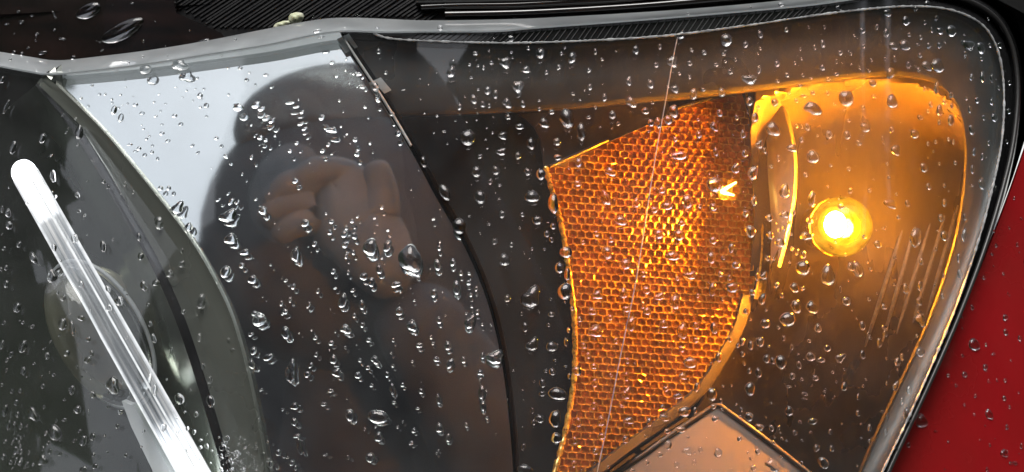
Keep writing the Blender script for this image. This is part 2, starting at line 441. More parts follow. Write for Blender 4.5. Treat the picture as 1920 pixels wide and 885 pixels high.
add_loft('indicator_surround', [row(W_IN, lens_y, .005), row(MID1, lens_y, .0065), row(MID2, lens_y, .0082), row(MID3, lens_y, .0090), lip_row()], M['bezel'], lamp, 160)
add_loft('cavity_wall', [lip_row(), row(LIP, base_y, .034), [(p[0], p[1], .125) for p in shift_line(BAND_LOW, -5)]], M['dark'], lamp, 160)

# indicator bowl
def bowl_y(u, v):
    top = 146 + max(0.0, (u - 1640) / 170.0) ** 3 * 70 + max(0.0, (1600 - u)) * .13      # height of the opening's edge
    y = .072 - .025 * math.exp(-max(0.0, v - top) / 42.0) + .062 * max(0.0, (v - 485) / 400.0) ** 1.4 + .022 * max(0.0, (u - 1675) / 150.0) ** 1.5 * min(1.0, max(0.0, v - 170) / 150.0)
    y -= .005 * max(0.0, (u - 1590) / 220.0) ** 3 + .012 * max(0.0, (1560 - u) / 160.0) ** 2
    return max(y, base_y(u, v) + .030)
BOWL = [p for p in shift_line(BAND_LOW, 6) if p[0] > 1405 or p[1] > 300] + [(1200, 1040), (1300, 780), (1400, 600), (1415, 400), (1408, 250)]
bowl = add_patch('indicator_bowl', BOWL, bowl_y, .003, M['bowl'], lamp, 9)
for (u0, v0, u1, v1) in ((1692, 432, 1622, 650), (1716, 425, 1655, 640), (1744, 420, 1682, 625), (1772, 405, 1712, 605), (1796, 385, 1738, 590)):
    pts = [(u0 + (u1 - u0) * k / 14, v0 + (v1 - v0) * k / 14) for k in range(15)]
    add_tube('flute', on(pts, bowl_y, -.0012), .0010, M['edge_line'], bowl, 8, lambda t: .35 + .65 * math.sin(math.pi * min(1, max(0, t))) ** .4)

# little pale corner gusset above the amber reflector
def gus_y(u, v): return base_y(u, v) + .026 + (v - 200) * .00003
gus = add_patch('corner_gusset', [(990, 212), (1100, 203), (1250, 188), (1262, 214), (1150, 262), (1044, 308), (1020, 312), (1012, 260)], gus_y, .004, M['tray'], lamp, 14)
add_patch('gusset_notch', [(972, 213), (1030, 211), (1003, 238)], lambda u, v: gus_y(u, v) - .002, .004, M['bezel'], gus, 12)

# ------------------------------------------------------------------ amber reflector with its prisms
REFL = [(1022, 312)] + smooth([(1044, 306), (1150, 258), (1250, 211), (1330, 186), (1390, 172)], 4) + smooth([(1404, 220), (1416, 300), (1421, 380), (1421, 460), (1412, 550), (1396, 610), (1368, 665), (1320, 738), (1245, 800), (1130, 887), (1060, 960), (1020, 1040)], 4) + smooth([(1010, 1000), (1040, 885), (1062, 800), (1077, 700), (1077, 600), (1068, 520), (1056, 440), (1040, 375), (1022, 312)], 4)[:-1]
def refl_y(u, v):
    x, z = xz(u, v)
    t = (u - 1030) / 390.0
    return base_y(u, v) + .014 + .052 * t + .004 * (1 - t) * t
refl = add_patch('amber_reflector', REFL, lambda u, v: refl_y(u, v) + .0022, .003, M['amber_face'], lamp, 18)
def cell_mesh(u, v, pw, ph, shear):
    """one corner-cube prism: raised hexagonal rim, three sloping facets inside."""
    def hexa(k):
        s = []
        for i in range(6):
            a = R(60 * i + 30)
            du = math.cos(a) * pw / math.sqrt(3) * k; dv = (-1 if math.sin(a) > 0 else 1) * (.57 if abs(math.sin(a)) > .9 else .43) * ph * k
            s.append((u + du, v + dv + shear * du))
        return s
    jt = [(rc.uniform(-.00035, .00035)) for _ in range(6)]
    verts = [P(a, b, refl_y(a, b) + .0012) for a, b in hexa(.99)]
    verts += [P(a, b, refl_y(a, b) - .0006 + jt[i]) for i, (a, b) in enumerate(hexa(.965))]
    verts += [P(a, b, refl_y(a, b) - .0006) for a, b in hexa(.885)]
    verts += [P(a, b, refl_y(a, b) + .0010 + (.0005 if i % 2 else 0)) for i, (a, b) in enumerate(hexa(.80))]
    verts.append(P(u + pw * .07, v + ph * .05, refl_y(u, v) + .0019))
    faces = []; mi = []
    for r0 in (0, 6, 12):
        for i in range(6):
            faces.append([r0 + i, r0 + 6 + i, r0 + 6 + (i + 1) % 6, r0 + (i + 1) % 6]); mi.append(1)
    for i in (0, 2, 4):
        faces.append([18 + i, 18 + (i + 1) % 6, 18 + (i + 2) % 6, 24][::-1]); mi.append(0)
    return verts, faces, mi
rc = random.Random(11)
cells = []
PW, PH, SH = 16.2, 13.0, 0.07
ri = 0; v = 150.0
while v < 1040:
    u = 1000.0 + (PW / 2 if ri % 2 else 0)
    while u < 1440:
        vv = v + SH * (u - 1220)
        hx = [(u + math.cos(R(60 * i + 30)) * PW / 1.74, vv - math.sin(R(60 * i + 30)) * PH / 1.5) for i in range(6)]
        if sum(inside(REFL, a, b) for a, b in hx) >= 5: cells.append((u, vv))
        u += PW
    v += PH; ri += 1
cells_in = sorted((c for c in cells if c[1] < 885), key=lambda c: math.hypot(c[0] - 1240, c[1] - 380))
single = set(cells_in[:300])
sv, sf, smi = [], [], []
for c in cells:
    verts, faces, mi = cell_mesh(c[0], c[1], PW, PH, SH)
    if c in single:
        me = bpy.data.meshes.new('prism_cell'); me.from_pydata([tuple(q) for q in verts], [], faces)
        me.materials.append(M['amber_face']); me.materials.append(M['amber_ridge']); me.polygons.foreach_set('material_index', mi)
        link('prism_cell', me, refl)
    else:
        k = len(sv); sv += [tuple(q) for q in verts]; sf += [[i + k for i in f] for f in faces]; smi += mi
me = bpy.data.meshes.new('prism_cells'); me.from_pydata(sv, [], sf)
me.materials.append(M['amber_face']); me.materials.append(M['amber_ridge']); me.polygons.foreach_set('material_index', smi)
link('prism_cells', me, refl, kind='stuff')
add_tube('reflector_edge', on(smooth([(1030, 312), (1044, 306), (1150, 258), (1250, 211), (1330, 186), (1390, 172)], 6), refl_y, -.001), .0007, M['strip'], refl)
add_tube('reflector_edge', on(smooth([(1022, 312), (1040, 375), (1056, 440), (1068, 520), (1077, 600), (1077, 700), (1062, 800), (1040, 885), (1010, 1000)], 10), refl_y, -.0004), .0010, M['amber_ridge'], refl, 8, lambda t: .7 + .6 * abs(math.sin(t * 150)))

# divider ribs between reflector and bowl
DIV = [(1396, 172), (1408, 240), (1420, 330), (1426, 420), (1424, 490), (1412, 560)]
DIVs = smooth(DIV, 6)
add_loft('divider_rib', [row(DIVs, refl_y, .004), row(DIVs, refl_y, -.004), row(shift_line(DIVs, 5), refl_y, -.005), row(shift_line(DIVs, 18), refl_y, -.003), row(shift_line(DIVs, 24), refl_y, .014)], M['strip'], lamp, 40)
add_tube('rib_edge', on(shift_line(DIVs, 3), refl_y, -.0052), .0005, M['amber_ridge'], lamp)
STR0 = smooth([(1432, 168), (1436, 240), (1440, 330), (1446, 420), (1444, 500)], 6)
STR1 = smooth([(1446, 166), (1472, 215), (1488, 290), (1488, 360), (1476, 430), (1458, 500)], 6)
add_loft('curved_wall', [row(STR0, base_y, .062), row(STR0, base_y, .05), [(a[0] * .5 + b[0] * .5, a[1] * .5 + b[1] * .5, base_y(*a) + .044) for a, b in zip(STR0, STR1)], row(STR1, base_y, .040), row(shift_line(STR1, 5), base_y, .041), row(shift_line(STR1, 7), base_y, .062)], M['wall'], lamp, 40)

# lower edge strip, tray and dark boxes for slots
SL = smooth([(1413, 556), (1398, 612), (1370, 667), (1322, 740), (1247, 802), (1132, 889), (1060, 962), (1000, 1040)], 6)
SLo = shift_line(SL, -24)
def strip_y(u, v): return refl_y(u, v)
strip = add_loft('trim_strip', [row(SL, strip_y, .004), row(SL, strip_y, -.002), row(shift_line(SL, 3) if False else shift_line(SL, -4), strip_y, -.003), row(shift_line(SL, -20), strip_y, -.002), row(SLo, strip_y, .0), row(shift_line(SL, -26), strip_y, .016)], M['strip'], lamp, 70)
# which side the offsets fall on is checked below by eye: outward of the reflector
def tray_y(u, v): return base_y(u, v) + .046 - (v - 760) * .00009
TRAY = [(1345, 760), (1352, 764), (1400, 799), (1455, 842), (1520, 893), (1600, 960), (1640, 1040), (1010, 1040), (1090, 945), (1150, 893), (1200, 862)]
tray = add_patch('lower_tray', TRAY, tray_y, .004, M['tray'], lamp, 16)
add_tube('tray_edge', on([(1140, 893), (1200, 856), (1270, 806), (1340, 760), (1350, 760), (1400, 796), (1455, 838), (1520, 889), (1600, 955)], tray_y, -.0012), .0010, M['strip'], tray)
for (u0, v0, u1, v1) in ((1202, 843, 1246, 812), (1252, 806, 1288, 783), (1145, 884, 1190, 851)):
    def q(t, o, d):
        u, w = u0 + (u1 - u0) * t + o * .58, v0 + (v1 - v0) * t + o * .81
        return P(u, w, strip_y(u, w) + d)
    vv = [q(0, -2.5, -.0036), q(1, -2.5, -.0036), q(1, 3, -.0036), q(0, 3, -.0036), q(0, -2.5, .002), q(1, -2.5, .002), q(1, 3, .002), q(0, 3, .002)]
    ff = [[3, 2, 1, 0], [4, 5, 6, 7]] + [[i, (i + 1) % 4, 4 + (i + 1) % 4, 4 + i] for i in range(4)]
    link('dark_slot_box', mesh('dark_slot_box', vv, ff, M['dark'], 20, recalc=True), strip)  # box stands proud; its black takes the place of shade in a recess

# bulb
def uv_sphere(center, rx, ry, rz, nu=32, nv=18, rot=None):
    v, f = [], []
    for j in range(nv + 1):
        th = math.pi * j / nv
        for i in range(nu):
            ph = 2 * math.pi * i / nu
            p = Vector((rx * math.sin(th) * math.cos(ph), ry * math.cos(th), rz * math.sin(th) * math.sin(ph)))
            if rot: p = rot @ p
            v.append(center + p)
    for j in range(nv):
        for i in range(nu): f.append([j * nu + i, j * nu + (i + 1) % nu, (j + 1) * nu + (i + 1) % nu, (j + 1) * nu + i])
    return v, f
def envelope_mat():
    m, n, l, out = mat('amber_bulb_glass')
    tr = n.new('ShaderNodeBsdfTransparent'); tr.inputs[0].default_value = (1.0, 0.72, 0.18, 1)
    em = n.new('ShaderNodeEmission'); em.inputs[0].default_value = (1.0, 0.50, 0.02, 1); em.inputs[1].default_value = 1.1
    gl = n.new('ShaderNodeBsdfGlossy'); gl.inputs['Roughness'].default_value = 0.05
    lw = n.new('ShaderNodeLayerWeight'); lw.inputs[0].default_value = 0.35
    t = noise_node(n, l, 120, 3); r = ramp(n, l, t.outputs['Fac'], .38, (.12, .12, .12), .66, (.55, .55, .55))
    a = n.new('ShaderNodeMixShader'); l.new(r.outputs[0], a.inputs[0]); l.new(tr.outputs[0], a.inputs[1]); l.new(em.outputs[0], a.inputs[2])
    b = n.new('ShaderNodeMixShader'); l.new(lw.outputs['Fresnel'], b.inputs[0]); l.new(a.outputs[0], b.inputs[1]); l.new(gl.outputs[0], b.inputs[2])
    l.new(b.outputs[0], out.inputs['Surface']); return m
M['envelope'] = envelope_mat()
M['filament'] = emitter('glowing_filament', (1.0, 0.40, 0.03), 9000)
M['bulb_back'] = principled('bulb_socket', (0.5, 0.36, 0.12), 0.3, 0.9, None, 60)
BY = .038
bc = P(1578, 425, BY); br = 57 * S * (CAM_D + BY) / CAM_D
def glow_mat():
    m, n, l, out = mat('bright_bulb_heart')
    tr = n.new('ShaderNodeBsdfTransparent'); em = n.new('ShaderNodeEmission'); em.inputs[0].default_value = (1.0, 0.66, 0.10, 1); em.inputs[1].default_value = 2.2
    t = noise_node(n, l, 160, 3); r = ramp(n, l, t.outputs['Fac'], .35, (.10, .10, .10), .7, (.35, .35, .35))
    a = n.new('ShaderNodeMixShader'); l.new(r.outputs[0], a.inputs[0]); l.new(tr.outputs[0], a.inputs[1]); l.new(em.outputs[0], a.inputs[2])
    l.new(a.outputs[0], out.inputs['Surface']); return m
bulb = link('bulb', mesh('bulb', *uv_sphere(bc, br, br * 1.05, br), M['envelope'], 80), lamp, label='glowing amber bulb')
fc = P(1566, 421, BY + .001)
link('filament', mesh('filament', *uv_sphere(fc, br * .36, br * .3, br * .44, 20, 12), M['filament'], 80), bulb)
M['glint'] = emitter('glint_emission', (1.0, 0.62, 0.12), 12)  # emissive strokes for the bulb's glint on the reflector, no second filament
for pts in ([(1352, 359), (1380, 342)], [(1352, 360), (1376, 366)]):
    add_tube('filament_glint', on(smooth(pts, 4), refl_y, -.002), .0007, M['glint'], bulb, 8, lambda t: .6 + .5 * math.sin(math.pi * min(1, t + .2)))
v, f = [], []
link('inner_glow', mesh('inner_glow', *uv_sphere(fc, br * .56, br * .5, br * .60, 24, 14), glow_mat(), 80), bulb)
prof = [(br * .99, .005), (br * .99, .010), (br * .93, .012), (br * .8, .034), (br * .4, .034)]
for r_, y_ in prof:
    for k in range(36): v.append(bc + Vector((r_ * math.cos(k * math.pi / 18), y_, r_ * math.sin(k * math.pi / 18))))
for j in range(len(prof) - 1):
    for k in range(36): f.append([j * 36 + k, j * 36 + (k + 1) % 36, (j + 1) * 36 + (k + 1) % 36, (j + 1) * 36 + k])
link('socket', mesh('socket', v, f, M['bulb_back'], 40, recalc=True), bulb)

# ------------------------------------------------------------------ projector lens and white light guide
def glass_mat():
    m, n, l, out = mat('projector_glass')
    p = n.new('ShaderNodeBsdfPrincipled'); l.new(p.outputs[0], out.inputs['Surface'])
    t = noise_node(n, l, 25, 2); r = ramp(n, l, t.outputs['Fac'], .3, (.95, .97, .96), .7, (.90, .93, .92)); l.new(r.outputs[0], p.inputs['Base Color'])
    p.inputs['Roughness'].default_value = 0.01; p.inputs['IOR'].default_value = 1.5; p.inputs['Transmission Weight'].default_value = 1
    return m
M['bracket'] = principled('pale_guide_bracket', (.55, .58, .6), .3, 0, (.45, .47, .48), 30)
M['glass'] = glass_mat()
PLY = LEAN * xz(190, 620)[1] + .040
pc = P(184, 628, PLY); ks = S * (CAM_D + PLY) / CAM_D
rot = Matrix.Rotation(R(30), 3, 'Y').inverted()
pl = link('projector_lens', mesh('projector_lens', *uv_sphere(pc, 74 * ks, .022, 146 * ks, 48, 28, Matrix.Rotation(R(-29), 3, 'Y')), M['glass'], 80), lamp)
ring = []
for k in range(61):
    a = 2 * math.pi * k / 60
    p = Matrix.Rotation(R(-29), 3, 'Y') @ Vector((80 * ks * math.cos(a), .004, 152 * ks * math.sin(a))); ring.append(pc + p)
add_tube('lens_ring', ring, .0009, M['bracket'], pl)
M['glow_disc'] = principled('pale_glow_disc', (.30, .29, .20), .3, .4, (.2, .2, .15), 40, .1)  # pale disc added behind the glass to lighten the lens interior
link('lens_glow_disc', mesh('lens_glow_disc', *uv_sphere(pc + Vector((0, .03, 0)), 70 * ks, .004, 140 * ks, 40, 16, Matrix.Rotation(R(-29), 3, 'Y')), M['glow_disc'], 80), pl)

def guide_mat():
    m, n, l, out = mat('lit_light_guide')
    tc = n.new('ShaderNodeTexCoord'); sp = n.new('ShaderNodeSeparateXYZ'); l.new(tc.outputs['UV'], sp.inputs[0])
    r = n.new('ShaderNodeValToRGB'); l.new(sp.outputs['X'], r.inputs['Fac'])
    e = r.color_ramp.elements
    e.remove(e[1])
    for pos, val in ((0.0, 1.0), (0.08, .9), (0.17, .07), (0.42, .02), (0.60, .025), (0.74, .06), (0.84, .4), (1.0, 1.0)):
        if pos == 0.0: x = e[0]
        else: x = e.new(pos)
        x.position = pos; x.color = (val, val, val, 1)
    # streaks along the bar
    mp = n.new('ShaderNodeMapping'); mp.inputs['Scale'].default_value = (2.5, 26, 1); l.new(tc.outputs['UV'], mp.inputs['Vector'])
    nz = n.new('ShaderNodeTexNoise'); nz.inputs['Scale'].default_value = 1.0; nz.inputs['Detail'].default_value = 4; l.new(mp.outputs[0], nz.inputs['Vector'])
    st = n.new('ShaderNodeMapRange'); st.inputs['From Min'].default_value = .35; st.inputs['From Max'].default_value = .68; st.inputs['To Min'].default_value = .1; st.inputs['To Max'].default_value = 2.6
    l.new(nz.outputs['Fac'], st.inputs['Value'])
    mu = n.new('ShaderNodeMath'); mu.operation = 'MULTIPLY'; l.new(r.outputs[0], mu.inputs[0]); l.new(st.outputs[0], mu.inputs[1])
    mu2 = n.new('ShaderNodeMath'); mu2.operation = 'MULTIPLY'; mu2.inputs[1].default_value = 2.0; l.new(mu.outputs[0], mu2.inputs[0])
    em = n.new('ShaderNodeEmission'); cr = ramp(n, l, nz.outputs['Fac'], .35, (.72, .84, 1.0), .6, (1.0, .98, .97)); l.new(cr.outputs[0], em.inputs[0]); l.new(mu2.outputs[0], em.inputs[1])
    p = n.new('ShaderNodeBsdfPrincipled'); p.inputs['Base Color'].default_value = (.12, .125, .13, 1); p.inputs['Roughness'].default_value = .08; p.inputs['Coat Weight'].default_value = 1
    bp = n.new('ShaderNodeBump'); bp.inputs['Strength'].default_value = .35; bp.inputs['Distance'].default_value = .001; l.new(nz.outputs['Fac'], bp.inputs['Height']); l.new(bp.outputs[0], p.inputs['Normal'])
    tr = n.new('ShaderNodeBsdfTransparent'); tr.inputs[0].default_value = (.95, .96, .97, 1)
    mx = n.new('ShaderNodeMixShader'); mx.inputs[0].default_value = .4; l.new(tr.outputs[0], mx.inputs[1]); l.new(p.outputs[0], mx.inputs[2])
    ad = n.new('ShaderNodeAddShader'); l.new(mx.outputs[0], ad.inputs[0]); l.new(em.outputs[0], ad.inputs[1])
    l.new(ad.outputs[0], out.inputs['Surface']); return m
M['guide'] = guide_mat()
M['guide_edge'] = emitter('lit_guide_edge', (.95, .97, 1), .6)
def guide_y(u, v): return LEAN * xz(u, v)[1] + .022
def light_guide():
    A, B = Vector((33, 302)), Vector((400, 952)); d = (B - A).normalized(); nrm = Vector((-d.y, d.x))
    L = (B - A).length; n, k = 60, 12
    v, f, uv = [], [], []
    for i in range(n + 1):
        s = L * (i / n) ** 1.5; w = 24.0 + 6 * s / L
        if s < 26: w *= math.sqrt(max(0.0, 1 - ((26 - s) / 26) ** 2)) * .98 + .02
        for j in range(k):
            a = 2 * math.pi * j / k
            c = A + d * s + nrm * (-w * math.cos(a))
            v.append(P(c.x, c.y, guide_y(c.x, c.y) - .0058 * (w / 32) * math.sin(a))); uv.append((s / L, j / k))
    for i in range(n):
        for j in range(k): f.append([i * k + j, i * k + (j + 1) % k, (i + 1) * k + (j + 1) % k, (i + 1) * k + j])
    f.append(list(range(k))); f.append([n * k + j for j in range(k)])
    me = mesh('light_guide', v, f, M['guide'], 60, recalc=True)
    ul = me.uv_layers.new(name='along')
    for lp in me.loops: ul.data[lp.index].uv = uv[lp.vertex_index]
    return me
gd = link('light_guide', light_guide(), lamp, label='glowing white light guide bar')
for off, rr in ((-23, .0006), (23, .0007), (6, .0004)):
    A, B = Vector((33, 302)), Vector((400, 952)); d = (B - A).normalized(); nrm = Vector((-d.y, d.x))
    pts = [A + d * (30 + 690 * k / 40) + nrm * (-off * (1 + .15 * k / 40)) for k in range(41)]
    add_tube('guide_edge', [P(p.x, p.y, guide_y(p.x, p.y) - (.0012 if abs(off) > 20 else .0058)) for p in pts], rr, M['guide_edge'], gd, 6)
add_patch('guide_bracket', [(228, 752), (252, 762), (268, 790), (330, 905), (360, 1000), (320, 1000), (285, 880), (246, 800)], lambda u, v: guide_y(u, v) + .006, .006, M['bracket'], gd, 14)

# ------------------------------------------------------------------ outer lens, weld line, flange and rim
lens = add_patch('outer_lens', LENS_OUT, lens_y, .0028, M['lens'], lamp, 18)
rw = random.Random(5)
wob = [0.6 + 0.9 * rw.random() for _ in range(700)]
wp = resample(WELD, 620)
add_tube('weld_line', on(wp, lens_y, -.0002), .00042, M['weld'], lens, 6, lambda t: wob[int(t * 619)])
ML = smooth([(1270, 72), (1262, 110), (1248, 190), (1228, 300), (1205, 450), (1190, 540), (1165, 660), (1140, 790), (1118, 895), (1100, 1000)], 8)
add_tube('parting_line', on(ML, lens_y, -.0001), .00022, M['edge_line'], lens, 6)

FT = [p for p in HOOD_EDGE]; FB = [p for p in FLANGE_LOW]
FM = [(a[0] * .55 + b[0] * .45, a[1] * .55 + b[1] * .45) for a, b in zip(resample(FT, 150), resample(FB, 150))]
flange = add_loft('lens_flange', [row(FB, lens_y, .004), row(FB, lens_y, -.001), row(shift_line(FB, 3), lens_y, -.0016), row(FM, lens_y, .0045), row(FT, lens_y, .011), row(shift_line(FT, 6), lens_y, .016)], M['flange'], lamp, 150)
# black web with slanting ribs between flange and weld line
webA = [p for p in FLANGE_LOW if p[0] >= 700]; webB = [p for p in WELD if p[0] <= 1720 and p[1] < 90 and p[0] < 1701]
webA = [p for p in webA if p[0] <= 1700]
web = add_loft('seal_web', [row(webA, lens_y, .002), row(webA, lens_y, .0005), row(webB, lens_y, .0005), row(webB, lens_y, .006)], M['black_gloss'], lamp, 110)
rv, rf = [], []
for k in range(64):
    u = 775 + k * 12.2 + rw.uniform(-2, 2)
    def yat(line, u):
        return min(line, key=lambda p: abs(p[0] - u))[1]
    va, vb = yat(webA, u + 9), yat(webB, u - 9)
    if vb - va < 8: continue
    a, b = (u + 9, va + 2), (u - 9, vb - 3)
    tv, tf = tube([P(a[0], a[1], lens_y(*a) + .0004), P(b[0], b[1], lens_y(*b) + .0004)], .00024, 5)
    kk = len(rv); rv += tv; rf += [[i + kk for i in q] for q in tf]
link('seal_ribs', mesh('seal_ribs', rv, rf, M['rubber'], 50, recalc=True), web, kind='stuff')

# black outer rim round the lens with its grey bead
WR = [p for p in WELD if p[0] > 1560]
wi = resample(WR, 110); ro = resample(RIM_OUT, 110)
def mixl(t): return [(a[0] * (1 - t) + b[0] * t, a[1] * (1 - t) + b[1] * t) for a, b in zip(wi, ro)]
rimo = add_loft('lens_rim', [row(wi, lens_y, .004), row(mixl(.04), lens_y, .0002), row(mixl(.25), lens_y, .0035), row(mixl(.55), lens_y, .006), row(mixl(.66), lens_y, .0035), row(mixl(.8), lens_y, .002), row(mixl(.93), lens_y, .0035), row(mixl(1.0), lens_y, .008), row(shift_line(ro, 3), lens_y, .03)], M['black_gloss'], lamp, 130)
add_tube('rim_bead', on(mixl(.80), lens_y, .0018), .0010, M['strip'], rimo)

# ------------------------------------------------------------------ car body round the lamp
M['gap'] = M['dark']
fo = FENDER_EDGE + [(1700, 1140), (2300, 1140), (2300, 60), (2010, 40)]
fend = empty('car_fender', P(1850, 700, .03), label='glossy red car fender panel beside the headlight, wet with rain', cat='fender')
add_patch('fender_panel', fo, fender_y, .002, M['red_paint'], fend, 24)
add_loft('fender_return', [row(FENDER_EDGE, fender_y, .0), row(shift_line(FENDER_EDGE, 4), fender_y, .0015), row(shift_line(FENDER_EDGE, 6), fender_y, .012), row(shift_line(FENDER_EDGE, 5), fender_y, .03)], M['red_paint'], fend, 60)

add_patch('inner_wing', [(1560, -60), (1640, -160), (2300, -160), (2300, 420), (1990, 420), (1960, 180), (1900, 20), (1800, -40), (1700, -50)], lambda u, v: .085 + .0 * u, .003, M['dark'], fend, 40)

hood = empty('car_bonnet', P(300, 0, .01), label='wet black bonnet edge above the headlight with ribbed rubber seal', cat='car bonnet')
he = [p for p in HOOD_EDGE]
hl = [p for p in he if p[0] <= 425]
add_patch('bonnet_panel', hl + [(415, 62), (330, 24), (300, -160), (-240, -160)], lambda u, v: hood_y(u, v) + .008, .003, M['black_paint'], hood, 18)
hr = [p for p in he if p[0] >= 405]
def seal_y(u, v): return hood_y(u, v) + .013
seal = add_patch('rubber_seal', hr + [(1700, -160), (290, -160), (325, 24), (400, 56)], seal_y, .003, M['rubber'], hood, 18)
sv2, sf2 = [], []
for k in range(-2, 62):
    u0 = 325 + k * 11.5 + rw.uniform(-2.2, 2.2)
    a, b = (u0 + 62, -30 + rw.uniform(-1, 1)), (u0 - 62, 52)
    # clip the rib to the seal
    pts = [(a[0] + (b[0] - a[0]) * t / 12, a[1] + (b[1] - a[1]) * t / 12) for t in range(13)]
    pts = [p for p in pts if p[0] > 340 + (p[1] - 24) * 1.9 and p[0] < 830 and p[1] < min(he, key=lambda q: abs(q[0] - p[0]))[1] - 5]
    if len(pts) < 3: continue
    tv, tf = tube(on(pts, seal_y, -.0001), .00062, 5)
    kk = len(sv2); sv2 += tv; sf2 += [[i + kk for i in q] for q in tf]
link('rubber_ribs', mesh('rubber_ribs', sv2, sf2, M['rubber'], 60, recalc=True), seal, kind='stuff')
for pts, rr in (([(790, 14), (860, 11), (960, 10), (1060, 5), (1150, 0), (1300, -14)], .0016), ([(780, -2), (900, -4), (1100, -10), (1300, -26)], .0030), ([(835, 28), (1000, 24), (1200, 12), (1400, -6), (1500, -16)], .0018)):
    add_tube('bonnet_lip', on(smooth(pts, 8), seal_y, -.002), rr, M['black_paint'], hood, 10)

# petal stuck on the seal
M['petal'] = principled('pale_petal', (.62, .66, .42), .45, 0, (.72, .70, .60), 200, .1, bump=.2)
def petal(name, u, v, w, h, ang, dz, **k):
    vv, ff = [], []
    base = P(u, v, seal_y(u, v) - .001); a = R(ang)
    ex = Vector((math.cos(a), 0, math.sin(a))); ey = Vector((-math.sin(a), 0, math.cos(a)))
    nu, nv = 12, 6
    for j in range(nv + 1):
        for i in range(nu + 1):
            s, t = i / nu * 2 - 1, j / nv * 2 - 1
            ww = math.sqrt(max(0.0, 1 - s * s)) * (1.0 - .25 * s)
            vv.append(base + ex * (s * w * S * .5) + ey * (t * ww * h * S * .5) + Vector((0, -dz * (1 - t * t) * (1 - s * s) - .0004 + .0003 * math.sin(9 * s + 3 * t), 0)))
    for j in range(nv):
        for i in range(nu): ff.append([j * (nu + 1) + i, j * (nu + 1) + i + 1, (j + 1) * (nu + 1) + i + 1, (j + 1) * (nu + 1) + i])
    n = len(vv); vv += [p + Vector((0, .0005, 0)) for p in vv]; ff += [[i + n for i in reversed(q)] for q in ff]
    link(name, mesh(name, vv, ff, M['petal'], 80), None, **k)
petal('petal', 556, 34, 34, 24, 22, .0022, label='pale yellow green petal fragment stuck on ribbed rubber seal', cat='petal')
petal('petal', 530, 46, 40, 13, 18, .0012, label='thin whitish petal fragment lying just below the yellow green one', cat='petal')

# ------------------------------------------------------------------ photographer in front of the lamp (seen in the mirror of the shield)
def reflect_at(u, v, dist):
    p = P(u, v, shield_y(u, v)); e = 2.0
    du = P(u + e, v, shield_y(u + e, v)) - p; dv = P(u, v + e, shield_y(u, v + e)) - p
    n = du.cross(dv).normalized()
    if n.y > 0: n = -n
    d = (p - Vector((0, -CAM_D, 0))).normalized()
    r = d - 2 * d.dot(n) * n
    return p + r * dist
M['jacket'] = principled('dark_rain_jacket', (.085, .083, .098), .8, 0, (.13, .126, .142), 9, .1, spec=.08)
M['skin'] = principled('skin', (.27, .265, .29), .7, 0, (.21, .205, .225), 14, .08, spec=.15)
M['phone'] = principled('black_phone', (.015, .015, .016), .2, 0, None, 30)
H = reflect_at(635, 425, .55)
def skin_body(name, pts, edges, rads, m, parent=None, root=0, **k):
    me = bpy.data.meshes.new(name); me.from_pydata([tuple(p) for p in pts], edges, []); me.materials.append(m)
    o = bpy.data.objects.new(name, me); C.objects.link(o)
    md = o.modifiers.new('skin', 'SKIN'); md.use_smooth_shade = True
    sv = me.skin_vertices[0].data
    for i, r in enumerate(rads): sv[i].radius = (r, r)
    for i in range(len(pts)): sv[i].use_root = (i == root)
    ss = o.modifiers.new('sub', 'SUBSURF'); ss.levels = 2; ss.render_levels = 2
    if parent: o.parent = parent
    tag(o, **k); return o
